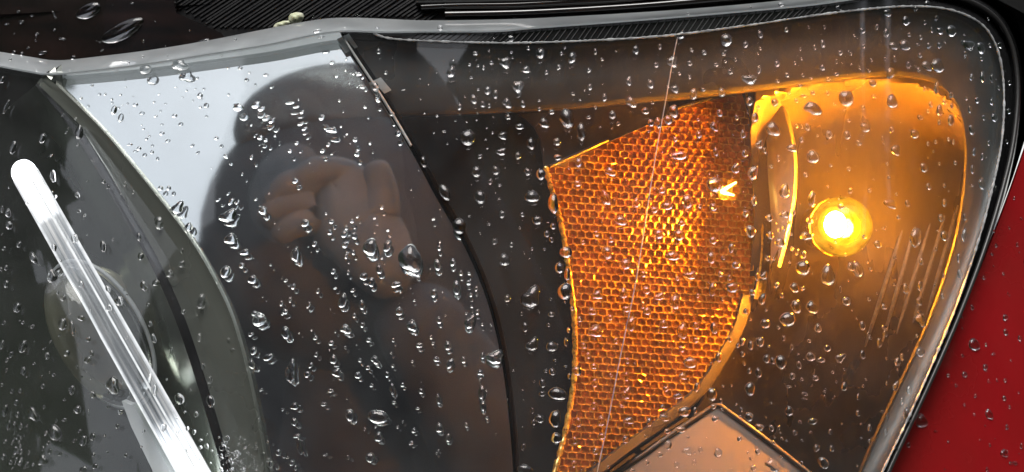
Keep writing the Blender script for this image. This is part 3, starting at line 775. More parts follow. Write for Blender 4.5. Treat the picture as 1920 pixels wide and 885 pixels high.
def photographer():
    hx, hy, hz = H
    sl, el = reflect_at(470, 520, .80), reflect_at(290, 630, .86)
    sr, er = reflect_at(800, 430, .80), reflect_at(930, 640, .86)
    body = [(hx + .06, -1.05, -.40), (hx + .06, -.98, -.10), (hx + .04, -.86, hz - .22), (hx + .02, hy - .16, hz - .13), (hx, hy - .05, hz - .06),
            tuple(sl), tuple(sr), tuple(el), tuple(er), (-.13, -.60, -.08), (.15, -.60, -.08),
            (hx - .04, -1.10, -.50), (hx + .16, -1.10, -.50), (hx - .06, -1.15, -.76), (hx + .18, -1.15, -.76)]
    ed = [(0, 1), (1, 2), (2, 3), (3, 4), (2, 5), (2, 6), (5, 7), (6, 8), (7, 9), (8, 10), (0, 11), (0, 12), (11, 13), (12, 14)]
    rd = [  .19, .20, .18, .09, .08, .14, .14, .11, .11, .04, .04, .10, .10, .07, .07]
    root = skin_body('person', body, ed, rd, M['jacket'], label='person in a dark hooded jacket photographing the headlight with a phone', cat='person')
    link('hood', mesh('hood', *uv_sphere(Vector((hx, hy - .015, hz)), .132, .12, .14, 32, 20), M['jacket'], 80), root)
    pk = reflect_at(610, 225, .53)
    link('hood_peak', mesh('hood_peak', *uv_sphere(pk, .085, .06, .036, 24, 14, Matrix.Rotation(R(-16), 3, 'Y')), M['jacket'], 80), root)
    link('face', mesh('face', *uv_sphere(Vector((hx - .022, hy + .048, hz - .02)), .05, .066, .066, 32, 20), M['skin'], 80), root)
    for s, wx in ((-1, -.13), (1, .15)):
        pts, ed2, rd2 = [(wx, -.60, -.08), (wx * .8, -.56, -.05)], [(0, 1)], [.026, .03]
        for q in range(4):
            b = len(pts); x0 = wx * .75
            pts += [(x0 - s * .012, -.545, -.045 + q * .018 - .02), (x0 - s * .045, -.525, -.045 + q * .02 - .02), (x0 - s * .062, -.518, -.045 + q * .02 - .022)]
            ed2 += [(1, b), (b, b + 1), (b + 1, b + 2)]; rd2 += [.009, .0085, .007]
        b = len(pts); pts += [(x0 + s * .0, -.57, -.085), (x0 - s * .03, -.56, -.09)]; ed2 += [(1, b), (b, b + 1)]; rd2 += [.011, .009]
        skin_body('hand', pts, ed2, rd2, M['skin'], root)
    Q = reflect_at
    pts = [Q(760, 560, .40), Q(690, 470, .41), Q(640, 400, .41)]; ed3 = [(0, 1), (1, 2)]; rd3 = [.024, .030, .034]
    for (k0, k1, k2) in (((650, 318), (590, 318), (545, 352)), ((605, 335), (540, 345), (498, 388)), ((590, 372), (528, 384), (490, 424)), ((600, 410), (545, 420), (512, 452))):
        b = len(pts); pts += [Q(*k0, .41), Q(*k1, .395), Q(*k2, .40)]; ed3 += [(2, b), (b, b + 1), (b + 1, b + 2)]; rd3 += [.0135, .0125, .010]
    b = len(pts); pts += [Q(720, 360, .40), Q(700, 300, .40)]; ed3 += [(1, b), (b, b + 1)]; rd3 += [.014, .011]
    skin_body('hand', pts, ed3, rd3, M['skin'], root, 1)
    skin_body('sleeve', [Q(745, 545, .41), Q(860, 720, .46), Q(960, 900, .60)], [(0, 1), (1, 2)], [.036, .05, .07], M['jacket'], root)
    return root
ph_ = photographer()
me = bpy.data.meshes.new('phone'); bm = bmesh.new()
bmesh.ops.create_cube(bm, size=1, matrix=Matrix.Translation((.0, -.512, -.03)) @ Matrix.Diagonal((.16, .008, .075, 1)))
bmesh.ops.bevel(bm, geom=bm.edges[:], offset=.003, segments=2, affect='EDGES'); bm.to_mesh(me); bm.free(); finish(me, M['phone'])
link('phone', me, label='black phone held by the person in front of the headlight', cat='phone')

# ------------------------------------------------------------------ raindrops
def dome(seed, tear=0.0, rough=0.05, flat=0.0, nseg=22, rings=(1.0, .985, .93, .82, .66, .45, .22)):
    """unit drop: base circle radius 1 in XY, height 1 along +Z, irregular outline."""
    rn = random.Random(seed); ph = [rn.uniform(0, 6.28) for _ in range(4)]
    v, f = [], []
    def outl(a):
        r = 1 + rough * (math.sin(2 * a + ph[0]) + .7 * math.sin(3 * a + ph[1]) + .4 * math.sin(5 * a + ph[2]))
        y = math.sin(a); 
        return r * math.cos(a) * (1 - tear * (y + .2) * .55), r * y
    cx, cy = .06 * math.sin(ph[3]), -.16 - .1 * tear
    for q, r in enumerate(rings):
        h = math.sqrt(max(0.0, 1 - r * r)); h = h ** .92
        for k in range(nseg):
            x, y = outl(2 * math.pi * k / nseg)
            v.append((x * r + cx * h, y * r + cy * h * (1 - r * .5), h))
    for q in range(len(rings) - 1):
        for k in range(nseg):
            f.append([q * nseg + k, q * nseg + (k + 1) % nseg, (q + 1) * nseg + (k + 1) % nseg, (q + 1) * nseg + k])
    t = len(v); v.append((cx, cy * .9, 1.0))
    q = (len(rings) - 1) * nseg
    for k in range(nseg): f.append([q + k, q + (k + 1) % nseg, t])
    f.append([k for k in reversed(range(nseg))])
    return v, f
DOMES = [dome(i, tear=t, rough=r) for i, (t, r) in enumerate([(0, .02), (.1, .04), (.25, .04), (.4, .05), (-.1, .03), (0, .08), (.2, .10), (.55, .05), (0, .05), (.3, .02), (-.25, .05), (.1, .12), (.1, .20), (.3, .17), (-.1, .22)])]
DMESH = []
for i, (v, f) in enumerate(DOMES): DMESH.append(mesh('raindrop', v, f, M['water'], 75))
LOWD = [dome(i + 50, tear=t, rough=r, nseg=12, rings=(1.0, .95, .78, .45)) for i, (t, r) in enumerate([(0, .03), (.2, .05), (-.1, .06), (.35, .06), (0, .1)])]

TX = 400.0 / 1180.0
def T(ou, ov, txt):
    out = []
    for q in txt.replace('\n', ' ').split(';'):
        q = q.strip()
        if not q: continue
        a = [float(x) for x in q.split(',')]
        out.append((ou + a[0] * TX, ov + a[1] * TX, a[2] * TX, a[3] * TX, a[4] if len(a) > 4 else None))
    return out
#DROPS_HERE
RAW = []
RAW += T(0, 0, "15,440,28,50,-20;35,590,26,90,-25;75,815,40,95,-15;235,765,40,70,-15;440,735,50,95,-10;432,800,22,20;348,637,22,18;420,657,22,16;368,732,24,16;282,860,26,14;632,610,38,62,-10;750,580,34,24;806,385,80,62,-10;995,360,90,84;668,524,18,14;620,550,16,16;697,483,12,10;853,565,16,14;880,522,16,12;862,643,22,16;967,640,34,26,20;1107,530,36,38;1092,433,20,18;1110,593,22,16;897,738,34,22;812,768,18,20;795,713,16,14;842,842,22,26;770,822,30,26;720,800,34,18;1066,805,28,18,30;510,473,22,18;650,386,22,14;712,343,20,18;973,483,16,10;450,543,20,20;120,122,36,22;205,187,30,16;235,293,60,24;120,297,30,22;75,290,34,22;405,317,34,24;300,165,24,16;38,133,36,14;102,64,26,14;178,86,30,16;490,60,160,90,20;680,170,270,110,25;345,215,50,14;565,278,24,12;1120,240,120,44,15;300,80,60,14,-60;730,18,30,12;155,265,24,12")
RAW += T(400, 0, "140,593,66,54;237,580,60,46;268,602,50,30;292,652,50,36,30;325,667,50,28,30;485,685,44,24,20;505,712,40,18,20;425,570,60,18,0;460,592,44,14;260,762,40,30;292,774,28,30;595,203,48,30;292,416,34,22;150,376,30,26;200,403,16,18;44,308,20,18;658,347,34,26;86,524,16,20;600,650,40,38;657,720,60,44;462,792,28,22;425,835,30,24;637,800,32,24;605,835,34,26;785,772,34,30;795,850,40,38;490,622,26,20;1022,738,42,38;988,630,34,30;915,285,30,42;955,402,34,26;895,478,50,60;840,593,24,18;905,545,30,22;1052,498,34,10;1168,627,20,12;18,765,26,26;805,410,40,30;775,410,16,16;825,432,26,18;575,170,54,26;905,160,30,36;645,65,28,20;800,85,52,16;555,92,20,20")
RAW += T(800, 0, "75,155,34,44;500,105,60,24;780,80,40,20;1108,68,100,34;1105,155,40,30;465,215,50,60;375,215,36,26;270,295,40,28;138,395,56,84,-20;237,358,26,20;285,365,22,16;315,375,26,30;358,347,34,26;247,428,26,20;437,345,66,88,-25;563,265,28,32;630,295,60,70;550,385,50,56;663,400,30,30;730,372,32,36;765,265,20,20;803,320,54,80,-20;933,285,26,44;970,328,24,22;1155,275,46,56;897,390,30,32;903,480,36,44;1119,447,34,76;1047,285,20,12;810,517,32,24,-30;507,478,64,92,-40;338,500,44,60;382,522,36,60;285,497,22,16;260,550,44,64;310,575,34,50;346,585,24,32;182,590,36,44;445,570,54,66;533,575,38,50;623,603,26,28;623,557,24,14;848,552,18,16;983,540,34,56;1130,565,60,76;1027,635,46,54;775,655,88,124;855,730,56,120;690,620,40,30;650,680,60,70;450,648,40,34;515,700,56,40;228,762,88,110;97,727,28,18;58,642,26,14;422,750,48,60;720,785,50,50;575,795,56,70;415,840,56,56;505,862,36,50;295,865,34,28;333,708,18,14;366,735,20,18;327,772,20,12;335,820,20,10;368,650,18,10;115,795,20,8;160,668,18,12;222,675,16,12;725,872,50,40;1060,685,26,28;895,650,34,24;933,595,20,22;40,735,16,10")
RAW += T(1200, 0, "205,45,80,26;400,22,110,40;780,25,40,26;1095,45,56,60;118,105,30,20;310,122,38,30;265,75,18,16;775,68,26,20;613,105,20,26;713,110,38,50;225,195,50,60;180,340,60,90;110,258,28,40;88,360,36,36;285,275,26,28;355,290,36,32;275,350,32,36;420,358,34,30;472,340,22,22;462,300,30,24;528,330,20,30;477,220,80,84;584,247,34,46;664,190,34,56;665,268,22,22;500,397,36,34;605,440,76,74,-20;657,385,28,60;757,353,36,46;808,165,28,36;933,152,18,24;1020,150,18,28;1010,240,36,56;966,260,20,40;885,272,18,26;857,350,18,22;893,325,16,20;813,415,30,36;900,415,18,24;1107,293,30,34;1085,340,16,40;1008,373,30,46;1165,298,20,30;275,425,24,28;217,408,24,20;57,465,44,60;195,492,46,60,-20;350,497,28,24;295,520,46,80;450,510,48,60;155,480,24,20;30,613,48,48;68,568,24,20;185,615,66,80;100,680,40,70;60,680,40,50;155,665,50,60;760,448,30,24;885,473,28,24;1040,437,28,30;945,432,26,14;1085,410,36,24;605,560,48,60;745,568,44,50;635,650,50,60;735,715,90,90;653,592,24,30;953,600,100,86;955,513,30,34;1038,515,22,34;865,557,28,32;905,530,40,26;1075,575,20,20;865,697,24,28;893,700,20,28;925,700,36,50;893,772,30,38;1045,745,40,56;1145,748,44,56;840,818,56,60;955,865,80,90;1140,545,90,110;420,840,36,56;215,860,120,50;660,800,44,60;690,832,30,40;580,850,40,50;440,625,40,50;570,740,36,60;535,650,30,36;410,700,44,60;325,745,40,50;195,770,30,34;825,515,18,18")
RAW += T(1520, 0, "265,45,30,46;425,70,46,60;580,48,26,46;645,20,44,50;525,115,48,60;695,100,24,40;285,170,40,44;365,150,20,50;418,180,36,60;240,198,12,20;293,255,20,34;545,190,20,30;608,205,28,34;670,165,20,40;632,125,22,30;715,170,44,44;775,170,66,76;652,252,28,40;712,250,30,44;520,248,70,74;455,255,50,50;593,247,26,20;605,305,24,36;465,325,22,50;410,325,16,28;640,365,60,60;700,360,84,96;540,360,30,50;597,385,24,34;335,332,18,24;267,372,20,34;320,392,22,24;440,405,46,80,-15;343,460,46,50;205,545,100,110;449,558,66,96;350,533,30,26;290,595,18,30;300,707,60,54;210,665,20,26;200,745,40,56;265,790,36,40;400,775,22,60;448,715,30,40;573,740,54,56;470,830,50,80,-10;695,485,30,76,-5;775,525,30,40;712,610,40,80,-5;665,577,26,42;740,565,28,34;775,665,42,76,-10;780,585,22,34;712,675,24,36;650,795,24,30;762,770,20,30;790,785,18,40;692,785,20,30;870,250,70,80,-20;940,265,50,80,20;950,425,40,70;890,425,28,50;1000,430,20,60;1038,485,20,34;920,555,34,40;860,545,22,22;1002,560,24,60;880,605,24,50;1015,650,40,60,-10;890,720,40,64;958,650,24,34;905,840,30,60;985,790,16,40;950,865,20,50;1098,458,20,30;1095,615,30,34;990,250,24,34;945,325,22,30;855,295,16,30;1045,250,30,40;630,490,18,40;650,615,20,30;605,650,40,30")
RAW += T(0, 290, "295,120,36,80,5;428,222,28,44,15;307,233,24,24;575,148,28,32;598,178,20,22;437,312,24,26;468,335,20,24;485,147,20,12;45,322,36,64,15;50,390,40,60,30;105,497,34,40;22,518,26,26;185,570,46,80,30;35,715,38,48,15;35,625,30,36;8,632,20,30;95,845,50,64;290,672,56,96,35;415,465,40,66,10;300,515,36,50,20;447,715,34,46;598,742,32,52,20;350,792,38,42;570,508,36,84,10;625,467,18,18;770,455,26,60,10;780,562,40,50;796,725,42,70,15;862,707,52,40,30;938,657,40,60,15;1005,605,50,40,30;1008,530,30,40;880,378,60,95,10;1045,400,50,60;1115,810,60,100;692,40,22,34;692,160,20,40;737,207,20,22;985,295,64,90;890,185,34,34;935,185,30,30;605,845,50,50;660,810,56,60;285,5,30,20;12,300,20,46;12,438,18,14;670,217,16,18;1015,870,30,30;820,828,24,24")
RAW += T(400, 290, "85,340,90,90;97,465,66,84;175,540,50,44;275,310,56,48;455,145,40,30;508,378,52,48;455,552,56,92,-15;68,648,66,76,-20;157,613,36,34;218,690,60,56;560,493,34,36;645,430,32,34;655,370,34,28;725,440,44,44;780,448,36,46,20;737,405,24,30;768,367,30,26;798,342,20,20;728,500,38,40;775,540,26,32;735,562,26,30;868,510,100,100;963,505,50,74,-25;1090,575,144,170;918,632,40,64;832,675,52,44;875,705,40,60;1010,718,60,36,20;717,805,56,96,-15;822,830,36,66;1028,865,46,56;663,645,34,34;773,750,34,22;580,753,24,32,-20;528,830,28,44,-20;443,730,36,30,30;402,697,28,16;425,802,24,36;377,822,26,34;398,870,38,30;228,878,40,30;15,755,44,50;100,260,34,50,-30;135,263,20,34,-40;85,215,30,16,30;30,250,36,18,20;675,738,26,16;933,572,20,16;747,650,18,30;70,10,40,20,-40;212,15,24,30;237,248,20,16;1163,40,40,70;1130,663,26,18;1112,807,18,12;892,352,22,12")
RAW += T(800, 290, "275,95,60,70;382,85,50,66;295,12,32,44;500,15,40,40;558,95,42,50;632,110,56,76;725,30,56,60;840,45,44,60;295,235,66,90,15;352,150,30,40;405,170,28,16;585,230,90,80;400,245,22,14;418,330,42,50;530,330,34,30;612,362,60,60;343,383,28,22;377,480,40,40;470,497,30,36;430,580,72,80;665,438,36,46;700,270,70,120,5;700,395,40,40;690,470,26,36;770,540,80,70;735,625,60,70;778,660,40,80;765,755,86,110;582,520,20,22;652,523,22,18;578,790,100,150;447,795,40,50;180,395,80,110,10;100,210,60,120,25;70,515,28,36;60,610,46,70;145,595,36,46;190,655,24,34;235,657,26,20;165,735,48,90,5;232,708,34,30;275,740,24,34;245,775,24,24;40,765,40,50;280,870,30,30;235,340,28,12,20;38,357,26,12;250,840,20,20;295,435,14,14;220,878,18,14;1015,95,60,60;990,240,60,100;835,160,50,40;1160,265,40,70;1075,365,80,60;940,435,40,40;1000,545,64,80;1100,605,64,70;945,775,60,66;1090,765,56,70;915,865,60,50;1020,470,36,40;1105,855,50,40;865,485,30,30;672,375,20,10;805,850,30,30")
RAW += T(1200, 290, "415,165,100,100;530,75,50,76,-20;625,100,60,100,-35;800,200,60,100,-10;725,65,26,26;765,20,22,50;630,255,40,60;260,260,70,90;150,285,70,50;80,305,50,40;120,195,50,44;405,290,50,50;230,380,46,36;330,285,26,26;585,325,46,46;610,425,60,84;715,350,44,50;720,445,44,50;800,330,50,54;850,320,28,36;775,485,70,60;825,375,22,28;795,405,20,34;835,440,22,26;770,420,20,34;950,245,50,96,-10;935,365,44,44;918,450,76,56,25;840,520,20,34;868,540,20,40;903,555,36,50;902,625,96,90;1038,665,90,140;1165,620,40,70;215,445,70,70;105,440,60,60;405,475,46,50;180,560,90,60;395,570,50,80;505,515,40,60;530,610,54,46;280,668,70,60;510,735,74,66;400,745,44,90;195,815,70,90;110,785,60,50;20,660,40,40;40,865,50,50;685,670,40,56;620,762,42,40;755,720,34,36;855,735,60,60;677,797,46,70,-15;783,778,26,34;865,840,66,80;950,845,70,80;1140,810,56,56;705,572,30,36;740,575,24,26;445,660,30,40;645,675,26,50;900,740,30,26;1110,285,40,40;915,110,32,30;1152,78,28,30;1052,58,24,22;1162,200,30,36;1038,178,16,18;828,595,18,20;205,685,30,30;35,750,50,50;320,780,26,30;495,680,26,40;585,865,30,40;430,655,20,30;460,572,26,26;695,858,20,22;455,800,20,24;15,830,30,50")
RAW += T(1520, 290, "220,203,32,38;325,197,24,28;432,122,20,20;440,272,72,62;370,495,50,44;535,270,30,44;625,72,48,60;652,175,40,40;740,265,38,50;740,170,24,30;485,345,26,26;578,455,80,120,-10;258,635,66,100,10;720,350,40,50;738,450,50,60;525,740,42,66;603,725,34,60;613,590,30,50;600,810,36,60;405,840,40,40;605,875,46,30;850,440,40,90,-10;818,570,26,60;825,660,36,66;852,345,24,50;945,160,46,80,-10;895,80,30,60;890,170,26,20;925,505,18,40;735,670,24,34;695,520,24,30;330,635,24,26;210,80,30,30;93,180,20,20;295,455,30,30;460,718,20,20;730,780,30,36;800,45,24,30;712,50,16,24;320,800,24,26;165,745,16,50;955,10,16,40;1022,185,14,40;465,570,26,20;1125,240,16,24;1165,352,20,12;1025,500,24,20;1142,497,16,26;1190,590,36,80;957,680,20,24;1065,657,20,18;892,845,24,36;980,205,12,12;1090,765,10,10;1030,15,12,14")
RAW += T(0, 585, "128,190,52,80;12,180,28,60;62,235,26,40;40,265,24,30;262,242,32,50;130,325,38,56,15;245,203,22,18;190,285,20,16;180,80,26,28;130,58,24,26;22,60,30,26;345,68,54,76;400,90,30,100,10;450,32,50,36;490,152,30,34;508,230,28,40;370,228,40,44;485,265,50,40;328,130,20,16;298,347,26,22;238,410,28,34;398,430,38,66;515,455,34,56,15;625,405,80,110,-10;430,540,46,52,30;185,565,56,100,10;305,665,76,112,20;90,500,30,40;112,435,24,34;68,437,28,32;12,403,24,26;28,545,40,80;98,565,30,40;48,625,36,60;115,632,28,42;245,525,20,26;357,597,30,22,-30;668,553,36,32;648,630,30,32;460,710,50,70;515,690,40,50;412,710,36,24;440,658,26,24;237,818,56,80,20;268,722,26,26;278,770,34,36;240,755,24,34;88,765,30,56;255,668,26,28;312,602,18,26;160,775,20,28;183,843,22,22;517,790,28,30;697,792,26,26;527,852,34,36;460,870,50,36;795,660,22,24;580,683,18,16;335,785,26,24;118,770,24,34;60,830,26,30;28,715,30,30;20,800,40,40;105,718,18,24;855,430,40,80,5;905,640,40,50;1040,755,30,60,10;985,660,22,30;995,480,56,74,20;1085,565,26,42;1038,645,22,30;1075,665,24,30;1110,750,24,24;1110,810,18,26;1110,710,24,18;1165,495,46,80,10;830,65,28,40;850,145,32,66,15;1020,20,36,60,15;1105,140,30,60;1160,375,36,50;1122,300,22,44;923,373,14,16;1052,432,16,16;783,745,16,16;595,775,12,12")
RAW += T(400, 585, "255,40,90,90;400,115,56,76;208,124,40,22;222,215,44,46;305,250,66,40,20;212,288,44,56,20;430,330,56,160;565,143,30,26;733,95,62,60;652,172,36,28;665,262,48,54;570,235,26,34,-20;540,295,26,36,-30;520,345,40,38;683,335,50,60;800,350,44,40;895,265,50,50;860,155,38,26;825,72,34,28;962,345,34,36;990,425,36,70;1100,75,66,70;1140,185,44,30;1150,437,38,32;855,308,30,26;875,405,30,20;812,267,28,24;1047,403,28,24;993,297,26,20;650,435,44,22;610,510,40,22;450,520,46,52;447,607,40,50;755,570,56,76;910,580,130,80;915,690,50,60;868,805,56,60;475,740,30,110;463,685,46,24;360,778,36,40;435,835,40,34;455,862,24,36;320,840,34,44;303,818,32,24;250,595,30,28;70,700,44,44;52,750,44,44;8,495,26,56;175,715,24,32;85,160,24,44;107,212,34,28;68,20,26,44;70,48,26,18;385,10,30,18;1020,20,60,90;265,430,26,20;385,540,24,16;1110,655,34,30;1095,725,34,24;1000,500,26,22;545,100,14,14;985,228,16,12;740,480,12,12;620,790,36,14;150,875,36,26;300,718,18,16;215,628,14,14;780,20,24,30;900,636,20,12;1130,533,30,16")
RAW += T(800, 585, "70,45,36,44;240,55,50,100,-15;25,140,26,24;36,173,26,20;118,185,44,56;130,285,44,66,-30;55,262,40,30;205,265,34,40;310,240,26,40;295,335,40,32;380,250,88,100,-10;305,445,42,80,-10;312,520,36,60;65,480,30,70;120,695,34,56;70,640,50,60;220,625,24,30;545,85,40,60;585,180,66,90;692,190,70,64;675,72,28,24;690,12,40,34;695,330,42,44;642,395,40,54;640,452,40,36;725,450,120,80;625,590,60,50;710,590,80,100;718,695,70,70;593,610,30,36;585,545,24,40;545,870,100,60;535,745,26,50,-10;308,68,20,18;355,72,18,16;530,430,20,14;535,490,16,14;480,322,16,14;785,100,24,36;770,165,24,50;595,383,14,12;335,585,24,20;660,325,30,20;383,676,12,12;445,483,14,8;712,267,24,20;770,300,24,14;790,355,24,40;830,325,60,56;935,105,80,90;1130,65,66,90;1105,450,50,90;925,300,40,40;1015,30,40,40;965,600,50,70;1100,705,40,50;935,770,40,46;815,840,34,46;840,610,40,60;925,515,34,50;1110,270,34,40;1120,600,60,50;895,240,40,40;970,685,50,44;1080,520,36,20;1105,355,36,60;1045,160,30,40;930,390,40,60;870,185,40,40;1140,875,40,20;820,710,30,50;845,40,40,36")
RAW += T(1200, 585, "130,65,56,60;235,105,66,100,-15;310,75,40,50;410,90,48,70;310,155,36,36;230,205,40,44;495,150,38,36;435,250,42,60,-10;278,280,84,70;237,355,50,44;145,425,40,30;210,465,60,36;315,415,36,60;397,455,66,80;245,550,76,66;305,543,28,40;405,523,40,30;135,585,66,40;125,525,32,34;50,610,40,56;155,735,44,64;225,650,66,40;415,590,46,36;262,768,54,56;335,760,30,36;300,775,22,28;430,775,50,60;300,830,32,38;200,843,40,44;110,787,40,38;38,830,30,40;730,845,74,76;650,770,38,38;627,862,36,34;550,700,32,32;612,808,20,22;597,777,18,16;265,692,24,18;30,690,24,24;150,660,40,34;693,65,58,56;815,40,96,90;945,15,70,60;985,88,44,60;580,15,40,50;565,165,32,50;612,185,34,60;665,165,52,60;540,185,26,30;567,233,30,34;700,258,46,50;735,272,32,44;780,278,66,90;655,335,42,60;880,293,32,54;943,245,60,60;1000,265,60,30;1035,200,48,44;1108,255,44,80,-30;843,355,38,46;970,365,40,38;608,425,66,80;822,412,36,18;910,453,40,24;910,480,36,12;825,545,50,64;602,580,54,56;660,638,52,44;727,642,32,40;767,640,20,26;735,722,34,24;857,668,26,38,30;977,752,40,44;1013,835,56,80,35;955,605,56,40;1053,663,26,36;1060,755,30,40;1130,412,36,60;560,540,20,30;555,578,24,16;447,490,24,32;453,540,20,24;893,835,18,26;895,372,20,24;1085,385,18,18;1065,333,20,20;1130,318,18,18;795,145,24,36;765,85,24,28;610,42,18,20;840,195,24,34;935,160,26,24;710,188,22,18;875,232,14,14;895,710,20,14;885,608,22,22;697,585,14,14;810,713,14,14;1020,440,22,18;725,505,18,12;575,285,18,30;605,325,26,40;640,700,16,10;780,800,24,14;505,408,16,16;458,410,16,16")
RAW += T(1520, 585, "605,45,70,76;410,120,30,50;380,170,36,60;287,235,38,56;285,75,40,60;405,85,40,26;480,275,36,60;505,250,30,50;605,220,56,60;545,430,40,56;535,565,60,80;262,560,30,40;325,640,28,50;415,660,24,50;325,715,26,30;262,470,18,44;420,395,18,26;470,410,30,76,-10;505,490,24,50;425,580,24,30;190,415,36,60;420,258,16,18;480,320,16,16;290,410,20,20;498,678,30,36;475,705,16,24;400,550,36,12;280,620,16,14;280,697,16,14;320,120,26,20;330,145,26,20;755,110,24,34;700,210,18,30;470,760,30,30;190,318,20,16;120,333,20,16;135,385,16,14;110,663,22,30;75,440,18,14;28,365,40,34;903,178,80,76;610,600,80,90;985,565,50,66;965,305,34,40;840,240,24,18;1075,30,36,40;1078,110,36,40;1155,145,26,40;850,345,40,36,-30;760,350,24,24,-30;1010,232,32,16,30;910,463,20,26;1070,475,28,30;690,660,24,14;1070,780,44,56;1085,635,24,34;1075,378,24,26;850,515,14,20;983,380,14,24;1030,375,14,20;803,405,22,18;540,735,26,34,-20;1100,525,16,26;975,870,20,30;1165,740,20,40;838,90,14,12;965,628,16,12;760,717,16,18;1130,835,40,20;1105,835,24,20;1150,445,14,14;905,565,14,14")
#DROPS_END

def surface(u, v):
    """which outer surface the drop sits on and its depth function."""
    if inside(LENS_OUT, u, v): return 'lens', lens_y
    if inside(fo, u, v): return 'fender', fender_y
    if u > 1560 and v > -40: return 'rim', lambda a, b: lens_y(a, b) + .0015
    if u < 425 and v < min(he, key=lambda q: abs(q[0] - u))[1]: return 'bonnet', lambda a, b: hood_y(a, b) + .008
    if v < min(he, key=lambda q: abs(q[0] - u))[1]: return 'seal', seal_y
    return 'flange', lambda a, b: lens_y(a, b) + (.001 if b > 55 else .002)
def frame(u, v, yf, ang, w, h, k):
    e = 2.0
    p = P(u, v, yf(u, v)); du = P(u + e, v, yf(u + e, v)) - P(u - e, v, yf(u - e, v)); dv = P(u, v + e, yf(u, v + e)) - P(u, v - e, yf(u, v - e))
    n = du.cross(dv).normalized()
    if n.y > 0: n = -n
    up = (-dv - n * (-dv).dot(n)).normalized(); right = up.cross(n).normalized()
    a = R(ang); up2 = up * math.cos(a) - right * math.sin(a); r2 = up2.cross(n)
    sc = S * (CAM_D + p.y) / CAM_D
    fore_u = max(.45, abs(du.normalized().dot(Vector((1, 0, 0))))); 
    w *= .9; h *= .9
    sx, sy = w * sc * .5 / fore_u, h * sc * .5; sz = k * min(sx, sy) * (1 + .25 * min(1, abs(sx - sy) / max(sx, sy)))
    m = Matrix.Identity(4)
    for i in range(3): m[i][0] = r2[i] * sx; m[i][1] = up2[i] * sy; m[i][2] = n[i] * sz; m[i][3] = p[i] + n[i] * .00012
    return m
rd = random.Random(21)
drops = []
for (u, v, w, h, a) in RAW:
    if not (-20 < u < 1940 and -12 < v < 900): continue
    if any(math.hypot(u - q[0], v - q[1]) < .33 * (min(w, h) + min(q[2], q[3])) for q in drops): continue
    if a is None: a = rd.uniform(-12, 12)
    w = max(w, 3.2); h = max(h, 3.2)
    drops.append((u, v, w, h, a))
drops.sort(key=lambda d: -d[2] * d[3])
REGIONS = [   # image-pixel polygons, tested in order
    ('glowing bulb', [(1510, 360), (1640, 360), (1640, 490), (1510, 490)]),
    ('white light bar', [(0, 290), (75, 290), (405, 890), (285, 890)]),
    ('amber honeycomb reflector', REFL),
    ('orange lower tray', TRAY),
    ('grey upper ledge', [(650, 60), (1900, -20), (1900, 130), (1740, 148), (1390, 168), (1000, 204), (715, 214)]),
    ('pale grey corner gusset', [(990, 206), (1260, 186), (1262, 214), (1020, 312)]),
    ('lit orange indicator bowl', [(1400, 165), (1820, 140), (1820, 560), (1400, 560)]),
    ('grey green right margin', [(1780, 130), (1900, 130), (1700, 900), (1600, 900), (1790, 540)]),
    ('dark lower indicator bowl', [(1250, 560), (1830, 560), (1640, 890), (1250, 890)]),
    ('white sky reflection', [(95, 130), (640, 60), (640, 150), (500, 190), (430, 260), (400, 350), (365, 450), (230, 280)]),
    ('photographer reflection', [(360, 470), (640, 60), (700, 165), (815, 360), (868, 452), (880, 600), (430, 600)]),
    ('dark lower shield', [(430, 600), (925, 600), (960, 890), (505, 890)]),
    ('olive projector rim', [(60, 120), (95, 135), (375, 465), (520, 890), (420, 890), (340, 590), (185, 298)]),
    ('dark projector bowl', [(-20, 100), (60, 110), (460, 890), (-20, 890)]),
    ('black central bezel', [(640, 60), (1090, 190), (1090, 890), (900, 890)]),
]
PLACE = {'fender': 'on the red fender', 'rim': 'on the black lens rim', 'bonnet': 'on the black bonnet', 'seal': 'on the black rubber seal', 'flange': 'on the pale lens flange'}
def where(u, v, s):
    if s != 'lens': return PLACE[s], 'raindrops ' + PLACE[s]
    for nme, poly in REGIONS:
        if inside(poly, u, v): return 'over the ' + nme, 'raindrops over the ' + nme
    return 'beside the light bar', 'raindrops beside the light bar'
NSING = 300
info = []
for d in drops[:NSING]:
    s, yf = surface(d[0], d[1]); w_, g_ = where(d[0], d[1], s); info.append([d, s, yf, w_, g_])
byreg = {}
for q in info: byreg.setdefault(q[3], []).append(q)
labels = {}
ORD = ['highest', 'second highest', 'third highest', 'fourth highest', 'fifth highest', 'sixth highest', 'seventh highest', 'eighth highest']
NUM = ['', 'one', 'two', 'three', 'four', 'five', 'six', 'seven', 'eight']
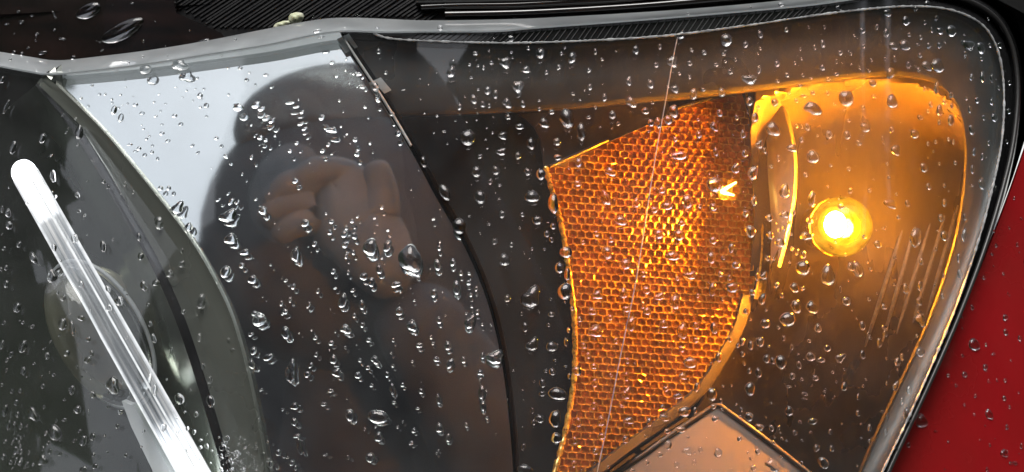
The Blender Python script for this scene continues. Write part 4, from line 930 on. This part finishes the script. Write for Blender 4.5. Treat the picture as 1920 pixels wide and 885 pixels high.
for w_, qs in byreg.items():
    used = set()
    def give(q, txt):
        if id(q) not in used: used.add(id(q)); labels[id(q)] = txt
    qs2 = sorted(qs, key=lambda q: -q[0][2] * q[0][3])
    give(qs2[0], 'largest clear raindrop ' + w_)
    if len(qs2) > 2: give(qs2[1], 'second largest clear raindrop ' + w_)
    if len(qs2) > 4: give(qs2[2], 'third largest clear raindrop ' + w_)
    give(min(qs, key=lambda q: q[0][1]), 'clear raindrop sitting highest ' + w_)
    give(max(qs, key=lambda q: q[0][1]), 'clear raindrop sitting lowest ' + w_)
    give(min(qs, key=lambda q: q[0][0]), 'clear raindrop furthest left ' + w_)
    give(max(qs, key=lambda q: q[0][0]), 'clear raindrop furthest right ' + w_)
    give(max(qs, key=lambda q: q[0][3] / q[0][2]), 'tallest narrowest clear raindrop ' + w_)
    give(max(qs, key=lambda q: q[0][2] / q[0][3]), 'widest flattest clear raindrop ' + w_)
    rest = [q for q in qs if id(q) not in used]
    us_ = sorted(q[0][0] for q in qs); vs_ = sorted(q[0][1] for q in qs)
    n3 = len(us_) // 3; ar_ = sorted(q[0][2] * q[0][3] for q in qs)[len(qs) // 2]
    bins = {}
    for q in rest:
        d = q[0]
        shp = 'tall' if d[3] > 1.35 * d[2] else ('wide' if d[2] > 1.3 * d[3] else 'round')
        if abs(d[4]) > 14: shp = 'slanting'
        siz = 'bigger' if d[2] * d[3] > ar_ else 'smaller'
        hv = 'upper' if d[1] < vs_[n3] else ('lower' if d[1] > vs_[-n3 - 1] else 'middle')
        hh = 'left' if d[0] < us_[n3] else ('right' if d[0] > us_[-n3 - 1] else 'centre')
        bins.setdefault((siz, shp, hv, hh), []).append(q)
    for (siz, shp, hv, hh), b_ in bins.items():
        b_.sort(key=lambda q: q[0][1])
        for i, q in enumerate(b_):
            more = '' if len(b_) == 1 else (', ' + ('lower' if len(b_) == 2 and i else 'higher' if len(b_) == 2 else 'lowest' if i == len(b_) - 1 else ORD[i]) + ' of ' + NUM[len(b_)])
            labels[id(q)] = f'{siz} {shp} raindrop {w_}, {hv} {hh}{more}'
for q in info:
    d, s, yf, w_, g_ = q
    kf = .62 if s == 'lens' else (.42 if s == 'bonnet' else .55)
    o = link('raindrop', DMESH[rd.randrange(len(DMESH))], None, label=labels[id(q)], cat='raindrop', group=g_)
    o.matrix_world = frame(d[0], d[1], yf, d[4], d[2], d[3], kf)
sv, sf = [], []
def add_small(u, v, w, h, a):
    s, yf = surface(u, v); m = frame(u, v, yf, a, w, h, .6)
    dv, df = LOWD[rd.randrange(len(LOWD))]; k = len(sv)
    for p in dv: sv.append(tuple(m @ Vector(p)))
    for q in df: sf.append([i + k for i in q])
for d in drops[NSING:]: add_small(*d)
n = 0
while n < 380:
    u, v = rd.uniform(0, 1920), rd.uniform(0, 885)
    s = 3.0 + 4.5 * rd.random() ** 3
    if s > 4.6 and any(math.hypot(u - q[0], v - q[1]) < .5 * max(q[2], q[3]) + s for q in drops): n += 1; continue
    add_small(u, v, s * rd.uniform(.8, 1.3), s * rd.uniform(.8, 1.4), rd.uniform(-30, 30)); n += 1
for k in range(90):      # the spatter low on the projector rim
    u = 450 + rd.gauss(0, 26); v = 862 + rd.gauss(0, 22); s = rd.uniform(3, 10)
    add_small(u, v, s, s * rd.uniform(.6, 1.4), rd.uniform(-60, 60))
for k in range(30):      # and beside the light bar
    u = 22 + abs(rd.gauss(0, 16)); v = 842 + rd.gauss(0, 26); s = rd.uniform(4, 9)
    add_small(u, v, s, s * rd.uniform(.8, 1.4), rd.uniform(-40, 40))
link('raindrops', mesh('raindrops', sv, sf, M['water'], 75), None, kind='stuff')
